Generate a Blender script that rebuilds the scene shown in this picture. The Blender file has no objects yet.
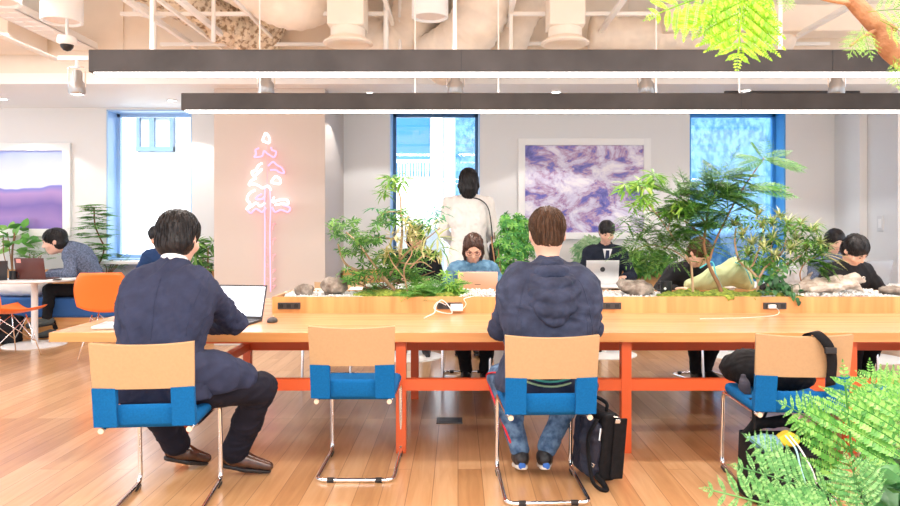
import bpy, bmesh, math, random
import numpy as np
from mathutils import Vector, Matrix, Euler
random.seed(7); rng = np.random.default_rng(7)
S = bpy.context.scene
COL = S.collection
PI = math.pi
V = Vector

# ---------------------------------------------------------------- camera, world, sun, exposure
F_PX, VX, HY, CAMZ = 720.0, 458.0, 228.0, 1.35
cam_d = bpy.data.cameras.new('camera'); cam = bpy.data.objects.new('camera', cam_d); COL.objects.link(cam)
cam.location = (0, 0, CAMZ); cam.rotation_euler = (PI/2, 0, 0)
cam_d.sensor_width = 36; cam_d.lens = F_PX/900*36
cam_d.shift_x = -(VX-450)/900; cam_d.shift_y = -(253-HY)/900
cam_d.clip_start = .05; cam_d.clip_end = 200
S.camera = cam
S.view_settings.view_transform = 'Standard'; S.view_settings.look = 'None'
S.view_settings.exposure = 0.36; S.view_settings.gamma = 1
S.view_settings.use_curve_mapping = False
S.cycles.use_denoising = True
S.cycles.max_bounces = 7; S.cycles.diffuse_bounces = 4; S.cycles.transparent_max_bounces = 12
S.cycles.sample_clamp_indirect = 6
w = bpy.data.worlds.new('sky'); S.world = w; w.use_nodes = True
w.node_tree.nodes['Background'].inputs[0].default_value = (.80, .90, 1.0, 1)
w.node_tree.nodes['Background'].inputs[1].default_value = 1.7

def area(name, loc, rot, sx, sy, power, col=(1, 1, 1)):
    l = bpy.data.lights.new(name, 'AREA'); l.shape = 'RECTANGLE'; l.size = sx; l.size_y = sy; l.energy = power; l.color = col
    o = bpy.data.objects.new(name, l); COL.objects.link(o); o.location = loc; o.rotation_euler = rot; return o
sun_d = bpy.data.lights.new('sun', 'SUN'); sun = bpy.data.objects.new('sun', sun_d); COL.objects.link(sun)
sun_d.energy = 11.0; sun_d.angle = .02; sun_d.color = (1, .97, .93)
sun.rotation_euler = Euler((math.radians(48), 0, math.radians(-12)))   # shines on the facades across the street
# area lights added out of view: overhead, behind the camera, far left
area('unseen_ceiling_light', (0, .6, 3.3), (0, 0, 0), 8.5, .5, 270, (1, .98, .95))
area('unseen_ceiling_light', (0, -1.6, 3.3), (0, 0, 0), 8.5, .5, 60, (1, .97, .93))
area('unseen_ceiling_light', (-4.2, 5.2, 3.3), (0, 0, 0), 1.2, 4.0, 75, (1, .98, .96))

def P(px, py, Y):
    return V(((px-VX)/F_PX*Y, Y, CAMZ-(py-HY)/F_PX*Y))

# ---------------------------------------------------------------- materials
def newmat(name):
    m = bpy.data.materials.new(name); m.use_nodes = True
    return m, m.node_tree.nodes, m.node_tree.links, m.node_tree.nodes['Principled BSDF']
def mat(name, col, rough=.5, metal=0., var=0., scale=8., bump=0., bscale=60., coat=0., stretch=(1, 1, 1), col2=None, sheen=0., spec=.5, alpha=1., contrast=(.35, .65)):
    m, N, L, B = newmat(name)
    B.inputs['Roughness'].default_value = rough; B.inputs['Metallic'].default_value = metal
    B.inputs['Specular IOR Level'].default_value = spec
    if coat: B.inputs['Coat Weight'].default_value = coat; B.inputs['Coat Roughness'].default_value = .12
    if sheen: B.inputs['Sheen Weight'].default_value = sheen
    B.inputs['Base Color'].default_value = (*col, 1)
    tc = None
    if var or bump or col2:
        tc = N.new('ShaderNodeTexCoord'); mp = N.new('ShaderNodeMapping'); mp.inputs['Scale'].default_value = stretch
        L.new(tc.outputs['Object'], mp.inputs[0])
    if var or col2:
        n = N.new('ShaderNodeTexNoise'); n.inputs['Scale'].default_value = scale; n.inputs['Detail'].default_value = 5
        L.new(mp.outputs[0], n.inputs['Vector'])
        r = N.new('ShaderNodeValToRGB'); L.new(n.outputs[0], r.inputs[0])
        r.color_ramp.elements[0].position, r.color_ramp.elements[1].position = contrast
        c2 = col2 or tuple(min(1, c*(1+var)) for c in col); c1 = col if col2 else tuple(c*(1-var) for c in col)
        r.color_ramp.elements[0].color = (*c1, 1); r.color_ramp.elements[1].color = (*c2, 1)
        L.new(r.outputs[0], B.inputs['Base Color'])
    if bump:
        n = N.new('ShaderNodeTexNoise'); n.inputs['Scale'].default_value = bscale; n.inputs['Detail'].default_value = 4
        L.new(mp.outputs[0], n.inputs['Vector'])
        b = N.new('ShaderNodeBump'); b.inputs['Strength'].default_value = bump; b.inputs['Distance'].default_value = .01
        L.new(n.outputs[0], b.inputs['Height']); L.new(b.outputs[0], B.inputs['Normal'])
    return m
def emis(name, col, strength):
    m, N, L, B = newmat(name)
    B.inputs['Base Color'].default_value = (*col, 1); B.inputs['Emission Color'].default_value = (*col, 1); B.inputs['Emission Strength'].default_value = strength
    return m
def leafmat(name, c1, c2, c3, trans=.35, rough=.4):
    m, N, L, B = newmat(name)
    g = N.new('ShaderNodeNewGeometry'); r = N.new('ShaderNodeValToRGB')
    L.new(g.outputs['Random Per Island'], r.inputs[0])
    e = r.color_ramp.elements; e[0].color = (*c1, 1); e[1].color = (*c3, 1); e[1].position = .9
    q = e.new(.5); q.color = (*c2, 1)
    L.new(r.outputs[0], B.inputs['Base Color']); B.inputs['Roughness'].default_value = rough
    t = N.new('ShaderNodeBsdfTranslucent'); L.new(r.outputs[0], t.inputs[0])
    mx = N.new('ShaderNodeMixShader'); mx.inputs[0].default_value = trans
    L.new(B.outputs[0], mx.inputs[1]); L.new(t.outputs[0], mx.inputs[2])
    L.new(mx.outputs[0], N['Material Output'].inputs[0])
    return m
def woodmat(name, a, b, axis='X', rough=.35, scale=1.0, coat=0., panel=None):
    """grain running along axis; panel = size of joined boards across it"""
    m, N, L, B = newmat(name)
    tc = N.new('ShaderNodeTexCoord'); mp = N.new('ShaderNodeMapping'); L.new(tc.outputs['Object'], mp.inputs[0])
    st = {'X': (.6, 9, 9), 'Y': (9, .6, 9), 'Z': (9, 9, .6)}[axis]
    mp.inputs['Scale'].default_value = tuple(s*scale for s in st)
    n = N.new('ShaderNodeTexNoise'); n.inputs['Scale'].default_value = 2.2; n.inputs['Detail'].default_value = 7; n.inputs['Distortion'].default_value = .6
    L.new(mp.outputs[0], n.inputs['Vector'])
    r = N.new('ShaderNodeValToRGB'); r.color_ramp.elements[0].position = .3; r.color_ramp.elements[1].position = .72
    r.color_ramp.elements[0].color = (*a, 1); r.color_ramp.elements[1].color = (*b, 1)
    L.new(n.outputs[0], r.inputs[0]); L.new(r.outputs[0], B.inputs['Base Color'])
    B.inputs['Roughness'].default_value = rough
    if coat: B.inputs['Coat Weight'].default_value = coat; B.inputs['Coat Roughness'].default_value = .15
    bp = N.new('ShaderNodeBump'); bp.inputs['Strength'].default_value = .08; L.new(n.outputs[0], bp.inputs['Height']); L.new(bp.outputs[0], B.inputs['Normal'])
    return m
def floormat():
    m, N, L, B = newmat('oak_planks')
    tc = N.new('ShaderNodeTexCoord'); mp = N.new('ShaderNodeMapping'); L.new(tc.outputs['Object'], mp.inputs[0])
    mp.inputs['Rotation'].default_value = (0, 0, PI/2)
    br = N.new('ShaderNodeTexBrick'); L.new(mp.outputs[0], br.inputs['Vector'])
    br.inputs['Scale'].default_value = 1; br.inputs['Brick Width'].default_value = 1.7; br.inputs['Row Height'].default_value = .13
    br.inputs['Mortar Size'].default_value = .0018; br.inputs['Mortar Smooth'].default_value = .3
    br.offset = .37; br.offset_frequency = 3
    br.inputs['Color1'].default_value = (0, 0, 0, 1); br.inputs['Color2'].default_value = (1, 1, 1, 1); br.inputs['Mortar'].default_value = (.2, .2, .2, 1)
    mp2 = N.new('ShaderNodeMapping'); L.new(tc.outputs['Object'], mp2.inputs[0]); mp2.inputs['Scale'].default_value = (9, .7, 1)
    n = N.new('ShaderNodeTexNoise'); n.inputs['Scale'].default_value = 2.5; n.inputs['Detail'].default_value = 8; n.inputs['Distortion'].default_value = .8
    L.new(mp2.outputs[0], n.inputs['Vector'])
    off = N.new('ShaderNodeVectorMath'); off.operation = 'SCALE'; L.new(br.outputs['Color'], off.inputs[0]); off.inputs[3].default_value = 7
    add = N.new('ShaderNodeVectorMath'); add.operation = 'ADD'; L.new(mp2.outputs[0], add.inputs[0]); L.new(off.outputs[0], add.inputs[1]); L.new(add.outputs[0], n.inputs['Vector'])
    ma = N.new('ShaderNodeMath'); ma.operation = 'MULTIPLY_ADD'; ma.inputs[1].default_value = .42
    sep = N.new('ShaderNodeSeparateColor'); L.new(br.outputs['Color'], sep.inputs[0])
    L.new(sep.outputs[0], ma.inputs[0])
    mb = N.new('ShaderNodeMath'); mb.operation = 'MULTIPLY'; mb.inputs[1].default_value = .75; L.new(n.outputs[0], mb.inputs[0]); L.new(mb.outputs[0], ma.inputs[2])
    r = N.new('ShaderNodeValToRGB'); e = r.color_ramp.elements
    e[0].position = .2; e[0].color = (.38, .19, .075, 1); e[1].position = .95; e[1].color = (.72, .46, .25, 1)
    q = e.new(.55); q.color = (.56, .31, .14, 1)
    L.new(ma.outputs[0], r.inputs[0])
    mixm = N.new('ShaderNodeMix'); mixm.data_type = 'RGBA'; L.new(br.outputs['Fac'], mixm.inputs[0]); L.new(r.outputs[0], mixm.inputs[6]); mixm.inputs[7].default_value = (.24, .11, .045, 1)
    L.new(mixm.outputs[2], B.inputs['Base Color'])
    B.inputs['Roughness'].default_value = .28; B.inputs['Coat Weight'].default_value = .55; B.inputs['Coat Roughness'].default_value = .2
    bp = N.new('ShaderNodeBump'); bp.inputs['Strength'].default_value = .12; bp.inputs['Distance'].default_value = .004; bp.invert = True
    L.new(br.outputs['Fac'], bp.inputs['Height'])
    bp2 = N.new('ShaderNodeBump'); bp2.inputs['Strength'].default_value = .06; bp2.inputs['Distance'].default_value = .01
    L.new(n.outputs[0], bp2.inputs['Height']); L.new(bp.outputs[0], bp2.inputs['Normal']); L.new(bp2.outputs[0], B.inputs['Normal'])
    return m
def glassmat(name='window_glass', tint=(.95, .98, 1), gl=.06):
    m, N, L, B = newmat(name)
    t = N.new('ShaderNodeBsdfTransparent'); t.inputs[0].default_value = (*tint, 1)
    g = N.new('ShaderNodeBsdfGlossy'); g.inputs['Roughness'].default_value = .02
    mx = N.new('ShaderNodeMixShader'); mx.inputs[0].default_value = gl
    L.new(t.outputs[0], mx.inputs[1]); L.new(g.outputs[0], mx.inputs[2]); L.new(mx.outputs[0], N['Material Output'].inputs[0])
    N.remove(B)
    return m

# ---------------------------------------------------------------- mesh building
WLOC = {}
def finish(me, name, mats, parent=None, smooth=False, origin=None, autosmooth=None):
    if not isinstance(mats, (list, tuple)): mats = [mats]
    for m_ in mats: me.materials.append(m_)
    if parent is not None:
        wl = WLOC[parent.name]
    elif origin is not None:
        wl = V(origin)
    else:
        co = np.empty(len(me.vertices)*3); me.vertices.foreach_get('co', co); co = co.reshape(-1, 3)
        lo, hi = co.min(0), co.max(0); wl = V(((lo[0]+hi[0])/2, (lo[1]+hi[1])/2, lo[2]))
    me.transform(Matrix.Translation(-wl))
    if smooth: me.polygons.foreach_set('use_smooth', [True]*len(me.polygons))
    o = bpy.data.objects.new(name, me); COL.objects.link(o)
    if autosmooth is not None:
        me.polygons.foreach_set('use_smooth', [True]*len(me.polygons)); me.set_sharp_from_angle(angle=math.radians(autosmooth))
    WLOC[o.name] = wl.copy()
    if parent is not None: o.parent = parent
    else: o.location = wl
    me.update()
    return o
def tag(o, label=None, cat=None, group=None, kind=None):
    if label: o['label'] = label
    if cat: o['category'] = cat
    if group: o['group'] = group
    if kind: o['kind'] = kind
    return o
def thing(name, label, cat, loc=(0, 0, 0), group=None):
    o = bpy.data.objects.new(name, None); COL.objects.link(o); o.location = loc; o.empty_display_size = .1
    WLOC[o.name] = V(loc); return tag(o, label, cat, group)
def dup(root, loc, rotz=0., label=None, group=None):
    def cp(o, par):
        c = o.copy(); COL.objects.link(c)
        if par is not None: c.parent = par
        for ch in [x for x in ALLCH(o)]: cp(ch, c)
        return c
    r = cp(root, None); r.location = loc; r.rotation_euler = (0, 0, rotz); WLOC[r.name] = V(loc)
    if label: r['label'] = label
    if group: r['group'] = group
    return r
def ALLCH(o): return list(o.children)

class MB:
    def __init__(s): s.v = []; s.f = []; s.mi = []; s.m = 0
    def add(s, vs, fs):
        b = len(s.v); s.v += [tuple(x) for x in vs]; s.f += [tuple(b+i for i in f) for f in fs]; s.mi += [s.m]*len(fs); return s
    def box(s, c, size, rot=None, bev=0.):
        bm = bmesh.new(); bmesh.ops.create_cube(bm, size=1)
        bmesh.ops.scale(bm, vec=size, verts=bm.verts)
        if bev: bmesh.ops.bevel(bm, geom=list(bm.edges), offset=min(bev, min(size)*.45), segments=2, affect='EDGES', profile=.5)
        M_ = Matrix.Translation(V(c)) @ (rot.to_4x4() if rot is not None else Matrix.Identity(4))
        return s.bm(bm, M_)
    def lohi(s, lo, hi, bev=0.):
        return s.box([(a+b)/2 for a, b in zip(lo, hi)], [abs(b-a) for a, b in zip(lo, hi)], bev=bev)
    def bm(s, bm, M_=None):
        if M_ is not None: bm.transform(M_)
        bm.verts.index_update(); s.add([v.co[:] for v in bm.verts], [[v.index for v in f.verts] for f in bm.faces]); bm.free(); return s
    def tube(s, pts, r, n=8, caps=True, closed=False, flat=1.):
        pts = [V(p) for p in pts]; N_ = len(pts)
        rs = r if isinstance(r, (list, tuple)) else [r]*N_
        rings = []; up = None
        for i, p in enumerate(pts):
            a = pts[(i-1) % N_] if (closed or i > 0) else p; b = pts[(i+1) % N_] if (closed or i < N_-1) else p
            t = (b-a); t = t.normalized() if t.length > 1e-9 else V((0, 0, 1))
            if up is None:
                up = V((0, 0, 1)) if abs(t.z) < .9 else V((1, 0, 0))
            x = up.cross(t)
            if x.length < 1e-6: x = V((1, 0, 0)).cross(t)
            x.normalize(); y = t.cross(x).normalized(); up = y
            rings.append([p + (x*math.cos(2*PI*k/n) + y*math.sin(2*PI*k/n)*flat)*rs[i] for k in range(n)])
        vs = [q for rr in rings for q in rr]; fs = []
        for i in range(N_ if closed else N_-1):
            j = (i+1) % N_
            for k in range(n): fs.append((i*n+k, i*n+(k+1) % n, j*n+(k+1) % n, j*n+k))
        if caps and not closed:
            fs.append(tuple(reversed(range(n)))); fs.append(tuple((N_-1)*n+k for k in range(n)))
        return s.add(vs, fs)
    def cyl(s, a, b, r0, r1=None, n=20): return s.tube([a, b], [r0, r0 if r1 is None else r1], n)
    def lathe(s, prof, c=(0, 0, 0), n=28, rot=None, ang=2*PI):
        vs = []; fs = []; c = V(c)
        for r, z in prof:
            for k in range(n):
                p = V((r*math.cos(ang*k/n), r*math.sin(ang*k/n), z))
                if rot is not None: p = rot @ p
                vs.append(c+p)
        for i in range(len(prof)-1):
            for k in range(n): fs.append((i*n+k, i*n+(k+1) % n, (i+1)*n+(k+1) % n, (i+1)*n+k))
        return s.add(vs, fs)
    def ell(s, c, r, rot=None, n=16):
        bm = bmesh.new(); bmesh.ops.create_uvsphere(bm, u_segments=n, v_segments=max(6, n//2+2), radius=1)
        return s.bm(bm, Matrix.Translation(V(c)) @ (rot.to_4x4() if rot is not None else Matrix.Identity(4)) @ Matrix.Diagonal((*r, 1)))
    def prism(s, outline, M_, th):
        """outline in local xy, extruded th along local z, placed by M_"""
        n = len(outline); vs = [M_ @ V((x, y, 0)) for x, y in outline] + [M_ @ V((x, y, th)) for x, y in outline]
        fs = [tuple(reversed(range(n))), tuple(range(n, 2*n))] + [(i, (i+1) % n, n+(i+1) % n, n+i) for i in range(n)]
        return s.add(vs, fs)
    def grid(s, fn, nu, nv, th=0.):
        g = [[V(fn(i/nu, j/nv)) for j in range(nv+1)] for i in range(nu+1)]
        vs = [p for r_ in g for p in r_]; W = nv+1
        fs = [(i*W+j, (i+1)*W+j, (i+1)*W+j+1, i*W+j+1) for i in range(nu) for j in range(nv)]
        if th:
            nr = []
            for i in range(nu+1):
                for j in range(nv+1):
                    a = g[min(i+1, nu)][j]-g[max(i-1, 0)][j]; b = g[i][min(j+1, nv)]-g[i][max(j-1, 0)]
                    c = a.cross(b); nr.append(c.normalized() if c.length > 1e-12 else V((0, 0, 1)))
            n0 = len(vs); vs += [p-q*th for p, q in zip(vs, nr)]
            fs += [tuple(n0+k for k in reversed(f)) for f in fs[:nu*nv]]
            edge = [i*W for i in range(nu+1)] + [nu*W+j for j in range(1, nv+1)] + [i*W+nv for i in range(nu-1, -1, -1)] + [j for j in range(nv-1, 0, -1)]
            fs += [(edge[(k+1) % len(edge)], edge[k], n0+edge[k], n0+edge[(k+1) % len(edge)]) for k in range(len(edge))]
        return s.add(vs, fs)
    def ribbon(s, pts, w_, th=.004, axis=(1, 0, 0), n=30):
        pp = bez(pts, n); ax = V(axis).normalized(); N_ = len(pp)-1
        return s.grid(lambda u, v: pp[round(u*N_)]+ax*w_*(v-.5), N_, 2, th)
    def build(s, name, mats, parent=None, smooth=False, origin=None, sharp=None, label=None):
        me = bpy.data.meshes.new(name); me.from_pydata(s.v, [], s.f)
        if any(s.mi): me.polygons.foreach_set('material_index', s.mi)
        o = finish(me, name, mats, parent, smooth, origin, sharp)
        if label: o['label'] = label
        return o
def bez(pts, n=24):
    """smooth path through points (catmull-rom)"""
    pts = [V(p) for p in pts]; q = [2*pts[0]-pts[1]] + pts + [2*pts[-1]-pts[-2]]; out = []
    m_ = max(2, n//(len(pts)-1))
    for i in range(1, len(q)-2):
        for k in range(m_):
            t = k/m_; a, b, c, d = q[i-1:i+3]
            out.append(.5*((2*b)+(c-a)*t+(2*a-5*b+4*c-d)*t*t+(-a+3*b-3*c+d)*t**3))
    return out+[pts[-1]]
def fillet(pts, r, n=5):
    """polyline with rounded corners"""
    pts = [V(p) for p in pts]; out = [pts[0]]
    for i in range(1, len(pts)-1):
        a, b, c = pts[i-1:i+2]; d1 = (a-b).normalized(); d2 = (c-b).normalized()
        rr = min(r, (a-b).length*.45, (c-b).length*.45); p1 = b+d1*rr; p2 = b+d2*rr
        for k in range(n+1):
            t = k/n; out.append((1-t)**2*p1+2*t*(1-t)*b+t*t*p2)
    return out+[pts[-1]]
def struct(mb, name, mats, **k):
    o = mb.build(name, mats, **k); o['kind'] = 'structure'; return o

# ---------------------------------------------------------------- organic shapes: smooth union of primitives, meshed by surface nets
class Blob:
    def __init__(s, h): s.h = h; s.p = []
    def cap(s, a, b, ra, rb=None, k=.02, op='u'):
        a = np.array(a, float); b = np.array(b, float); rb = ra if rb is None else rb
        R = max(ra, rb); lo = np.minimum(a, b)-R; hi = np.maximum(a, b)+R
        def fn(X, Y, Z):
            d = b-a; L = max(d.dot(d), 1e-9)
            t = np.clip(((X-a[0])*d[0]+(Y-a[1])*d[1]+(Z-a[2])*d[2])/L, 0, 1)
            return np.sqrt((X-a[0]-t*d[0])**2+(Y-a[1]-t*d[1])**2+(Z-a[2]-t*d[2])**2)-(ra+(rb-ra)*t)
        s.p.append((fn, lo, hi, k, op)); return s
    def path(s, pts, rs, k=.02, op='u'):
        for i in range(len(pts)-1):
            s.cap(pts[i], pts[i+1], rs[i], rs[i+1], k, op)
        return s
    def ell(s, c, r, rot=None, k=.02, op='u'):
        c = np.array(c, float); r = np.array(r, float); R = np.array(rot, float) if rot is not None else np.eye(3)
        ext = np.sqrt(((R*r[None, :])**2).sum(1))
        def fn(X, Y, Z):
            x, y, z = X-c[0], Y-c[1], Z-c[2]
            q = [(R[0, i]*x+R[1, i]*y+R[2, i]*z)/r[i] for i in range(3)]
            k0 = np.sqrt(q[0]**2+q[1]**2+q[2]**2); k1 = np.sqrt((q[0]/r[0])**2+(q[1]/r[1])**2+(q[2]/r[2])**2)
            return k0*(k0-1)/np.maximum(k1, 1e-6)
        s.p.append((fn, c-ext, c+ext, k, op)); return s
    def rbox(s, c, half, rot=None, r=.01, k=.005, op='u'):
        c = np.array(c, float); hf = np.array(half, float)-r; R = np.array(rot, float) if rot is not None else np.eye(3)
        ext = (np.abs(R)*np.array(half)[None, :]).sum(1)
        def fn(X, Y, Z):
            x, y, z = X-c[0], Y-c[1], Z-c[2]
            q = [np.abs(R[0, i]*x+R[1, i]*y+R[2, i]*z)-hf[i] for i in range(3)]
            return np.sqrt(sum(np.maximum(a, 0)**2 for a in q))+np.minimum(np.maximum(np.maximum(q[0], q[1]), q[2]), 0)-r
        s.p.append((fn, c-ext, c+ext, k, op)); return s
    def clip(s, p0, n, rad=None):
        """cut away everything on the +n side (within rad of p0 when given)"""
        p0 = np.array(p0, float); n = np.array(n, float); n = n/np.linalg.norm(n)
        def fn(X, Y, Z):
            d = (X-p0[0])*n[0]+(Y-p0[1])*n[1]+(Z-p0[2])*n[2]
            if rad is not None:
                d = np.minimum(d, rad-np.sqrt((X-p0[0])**2+(Y-p0[1])**2+(Z-p0[2])**2))
            return d
        s.p.append((fn, None, None, 0, 'c')); return s
    def mesh(s, wr=0., wf=30., seed=0, fine=0., ridge=True):
        h = s.h
        lo = np.min([p[1] for p in s.p if p[1] is not None and p[4] == 'u'], 0)-3*h; hi = np.max([p[2] for p in s.p if p[2] is not None and p[4] == 'u'], 0)+3*h
        n = np.ceil((hi-lo)/h).astype(int)+1
        ax = [lo[i]+h*np.arange(n[i]) for i in range(3)]
        Fd = np.full(n, .1, np.float32)
        for fn, a, b, k, op in s.p:
            if a is None: i0 = np.zeros(3, int); i1 = n
            else:
                pad = k+2.5*h; i0 = np.clip(np.floor((a-pad-lo)/h).astype(int), 0, n); i1 = np.clip(np.ceil((b+pad-lo)/h).astype(int)+1, 0, n)
            if (i1 <= i0).any(): continue
            X = ax[0][i0[0]:i1[0], None, None]; Y = ax[1][None, i0[1]:i1[1], None]; Z = ax[2][None, None, i0[2]:i1[2]]
            d = fn(X, Y, Z); sl = tuple(slice(i0[i], i1[i]) for i in range(3)); f = Fd[sl]
            if op == 'u':
                if k > 0:
                    hh = np.maximum(k-np.abs(f-d), 0)/k; Fd[sl] = np.minimum(f, d)-hh*hh*k*.25
                else: Fd[sl] = np.minimum(f, d)
            elif op == 's':
                hh = np.maximum(k-np.abs(f+d), 0)/max(k, 1e-6); Fd[sl] = np.maximum(f, -d)+hh*hh*k*.25
            else: Fd[sl] = np.maximum(f, d)
        ins = Fd < 0; cs = tuple(n-1)
        acc = np.zeros(cs+(3,), np.float32); cnt = np.zeros(cs, np.float32); quads = []
        edges = []
        for a in range(3):
            s0 = [slice(None)]*3; s1 = [slice(None)]*3; s0[a] = slice(0, -1); s1[a] = slice(1, None)
            ch = ins[tuple(s0)] != ins[tuple(s1)]
            idx = np.argwhere(ch)
            f0 = Fd[tuple(s0)][ch]; f1 = Fd[tuple(s1)][ch]; t = f0/(f0-f1)
            pos = idx.astype(np.float32); pos[:, a] += t
            b, c = (a+1) % 3, (a+2) % 3
            ok = (idx[:, b] > 0) & (idx[:, c] > 0) & (idx[:, b] < n[b]-1) & (idx[:, c] < n[c]-1)
            idx = idx[ok]; pos = pos[ok]; sg = f0[ok] < 0; cells = []
            for db, dc in ((-1, -1), (0, -1), (0, 0), (-1, 0)):
                ci = idx.copy(); ci[:, b] += db; ci[:, c] += dc
                fl = np.ravel_multi_index(ci.T, cs); cells.append(fl)
                for q in range(3): acc.reshape(-1, 3)[:, q] += np.bincount(fl, pos[:, q], minlength=cnt.size).astype(np.float32)
                cnt.reshape(-1)[:] += np.bincount(fl, minlength=cnt.size)
            Q = np.stack(cells, 1); Q[~sg] = Q[~sg][:, ::-1]; quads.append(Q)
        Q = np.concatenate(quads); use = np.unique(Q); remap = np.full(cnt.size, -1); remap[use] = np.arange(len(use))
        vs = acc.reshape(-1, 3)[use]/cnt.reshape(-1)[use][:, None]*h+lo
        Q = remap[Q]
        me = bpy.data.meshes.new('blob'); me.vertices.add(len(vs)); me.vertices.foreach_set('co', vs.astype(np.float32).ravel())
        me.loops.add(Q.size); me.loops.foreach_set('vertex_index', Q.ravel().astype(np.int32))
        me.polygons.add(len(Q)); me.polygons.foreach_set('loop_start', np.arange(0, Q.size, 4, dtype=np.int32))
        me.update(calc_edges=True)
        if wr or fine:
            nr = np.empty(len(vs)*3, np.float32); me.vertices.foreach_get('normal', nr); nr = nr.reshape(-1, 3)
            dsp = wr*folds(vs, wf, seed, ridge) + (fine*folds(vs, wf*3.1, seed+5, False) if fine else 0)
            vs = vs+nr*dsp[:, None]; me.vertices.foreach_set('co', vs.astype(np.float32).ravel()); me.update()
        return me
def folds(p, fr, seed, ridge=True):
    r = np.random.default_rng(seed); q = p.copy()
    for i in range(3):
        d = r.normal(size=3); d /= np.linalg.norm(d); q = q+r.normal(size=3)[None, :]*.35/fr*np.sin((p@d)*fr*(.7+.5*i)+r.random()*6)[:, None]*2
    out = 0
    for i in range(3):
        d = r.normal(size=3)*np.array([1, 1, 1.6]); d /= np.linalg.norm(d)
        w_ = np.sin((q@d)*fr*(1+.6*i)+r.random()*6); out = out+((1-2*np.abs(w_)) if ridge else w_)/(1+.7*i)
    return out/2

# ---------------------------------------------------------------- foliage
def leaf_tpl(L=1., W=.3, fold=.12, droop=.15, wide=.45):
    xs = [0, .22, wide, .78, 1]; ws = [.02, .75, 1, .6, 0.02]
    vs = []; fs = []
    for x, w_ in zip(xs, ws):
        z = -droop*x*x
        vs += [(x*L, w_*W/2, (z+fold*w_*.3)*L), (x*L, 0, z*L), (x*L, -w_*W/2, (z+fold*w_*.3)*L)]
    for i in range(4):
        a = i*3; fs += [(a, a+1, a+4, a+3), (a+1, a+2, a+5, a+4)]
    return np.array(vs), fs
LEAF = leaf_tpl(); LONG = leaf_tpl(W=.2, droop=.35); HEART = leaf_tpl(W=.75, wide=.38, droop=.3); NEEDLE = leaf_tpl(W=.3, droop=.05, wide=.5)
SMALL = (np.array([(0, 0, 0), (.5, .27, .03), (1, 0, -.02), (.5, -.27, .03)]), [(0, 3, 2, 1)])
STRAP = (lambda: (np.array([v for i in range(6) for v in ((i/5, .055*(1-(i/5)**3)+.002, -.5*(i/5)**2+.25*i/5), (i/5, -.055*(1-(i/5)**3)-.002, -.5*(i/5)**2+.25*i/5))]), [(2*i, 2*i+1, 2*i+3, 2*i+2) for i in range(5)]))()
class Leaves:
    def __init__(s): s.b = {}; s.m = MB()
    def put(s, tpl, p, d, size, up=(0, 0, 1), key=None):
        key = id(tpl); s.b.setdefault(key, (tpl, []))[1].append((tuple(p), tuple(d), tuple(up), size))
    def build(s, name, m, parent=None, **k):
        Vs = []; Fs = []; base = 0
        for tpl, ins in s.b.values():
            tv, tf = tpl; p = np.array([i[0] for i in ins]); d = np.array([i[1] for i in ins], float); u = np.array([i[2] for i in ins], float); sz = np.array([i[3] for i in ins])
            d /= np.linalg.norm(d, axis=1)[:, None]+1e-9; y = np.cross(u, d); nn = np.linalg.norm(y, axis=1)[:, None]; y = np.where(nn < 1e-4, np.array([[1, 0, 0]]), y/np.maximum(nn, 1e-9)); z = np.cross(d, y)
            vv = p[:, None, :]+sz[:, None, None]*(tv[None, :, 0, None]*d[:, None, :]+tv[None, :, 1, None]*y[:, None, :]+tv[None, :, 2, None]*z[:, None, :])
            Vs.append(vv.reshape(-1, 3)); nt = len(tv)
            for f in tf:
                Fs.append((np.array(f)[None, :]+nt*np.arange(len(ins))[:, None]+base))
            base += nt*len(ins)
        allv = np.concatenate(Vs).tolist(); allf = [tuple(r) for a in Fs for r in a.tolist()]
        s.m.add(allv, allf)
        return s.m.build(name, m, parent, smooth=False, **k)
def rdir(up=.0):
    d = V((random.gauss(0, 1), random.gauss(0, 1), random.gauss(0, 1)+up)); return d.normalized()
def perp(d):
    d = V(d); a = d.cross(V((0, 0, 1)));
    return a.normalized() if a.length > .05 else V((1, 0, 0))
def umbrella(lv, p, d, size, n=8, tpl=None, droop=.25):
    d = V(d).normalized(); x = perp(d); y = d.cross(x); ph = random.random()*6
    for i in range(n):
        a = ph+2*PI*i/n+random.uniform(-.15, .15); r = (x*math.cos(a)+y*math.sin(a))*1.0+d*(.25-droop*random.uniform(.4, 1.6))
        lv.put(tpl or LEAF, V(p)+r.normalized()*size*.08, r, size*random.uniform(.75, 1.1), d)
def pinnate(lv, p, d, L, n=10, ll=None, sag=.3, tpl=SMALL, up=None, taper=True):
    d = V(d).normalized(); p = V(p); ll = ll or L*.25; pts = [p]; st = L/n
    u = V(up) if up is not None else V((0, 0, 1))
    for i in range(n):
        d = (d+V((0, 0, -sag/n))).normalized(); p = p+d*st; pts.append(p)
        s_ = d.cross(u); s_ = s_.normalized() if s_.length > .05 else V((1, 0, 0)); k = (math.sin(PI*(.12+.84*(i+1)/n)) if taper else 1)
        for sg in (-1, 1):
            q = (s_*sg+d*.45+u*random.uniform(-.05, .15)).normalized(); lv.put(tpl, p, q, ll*max(.3, k)*random.uniform(.9, 1.1), u)
    lv.put(tpl, p, d, ll*.6, u)
    lv.m.tube(pts, [L*.008]*len(pts), 4, caps=False)
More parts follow.
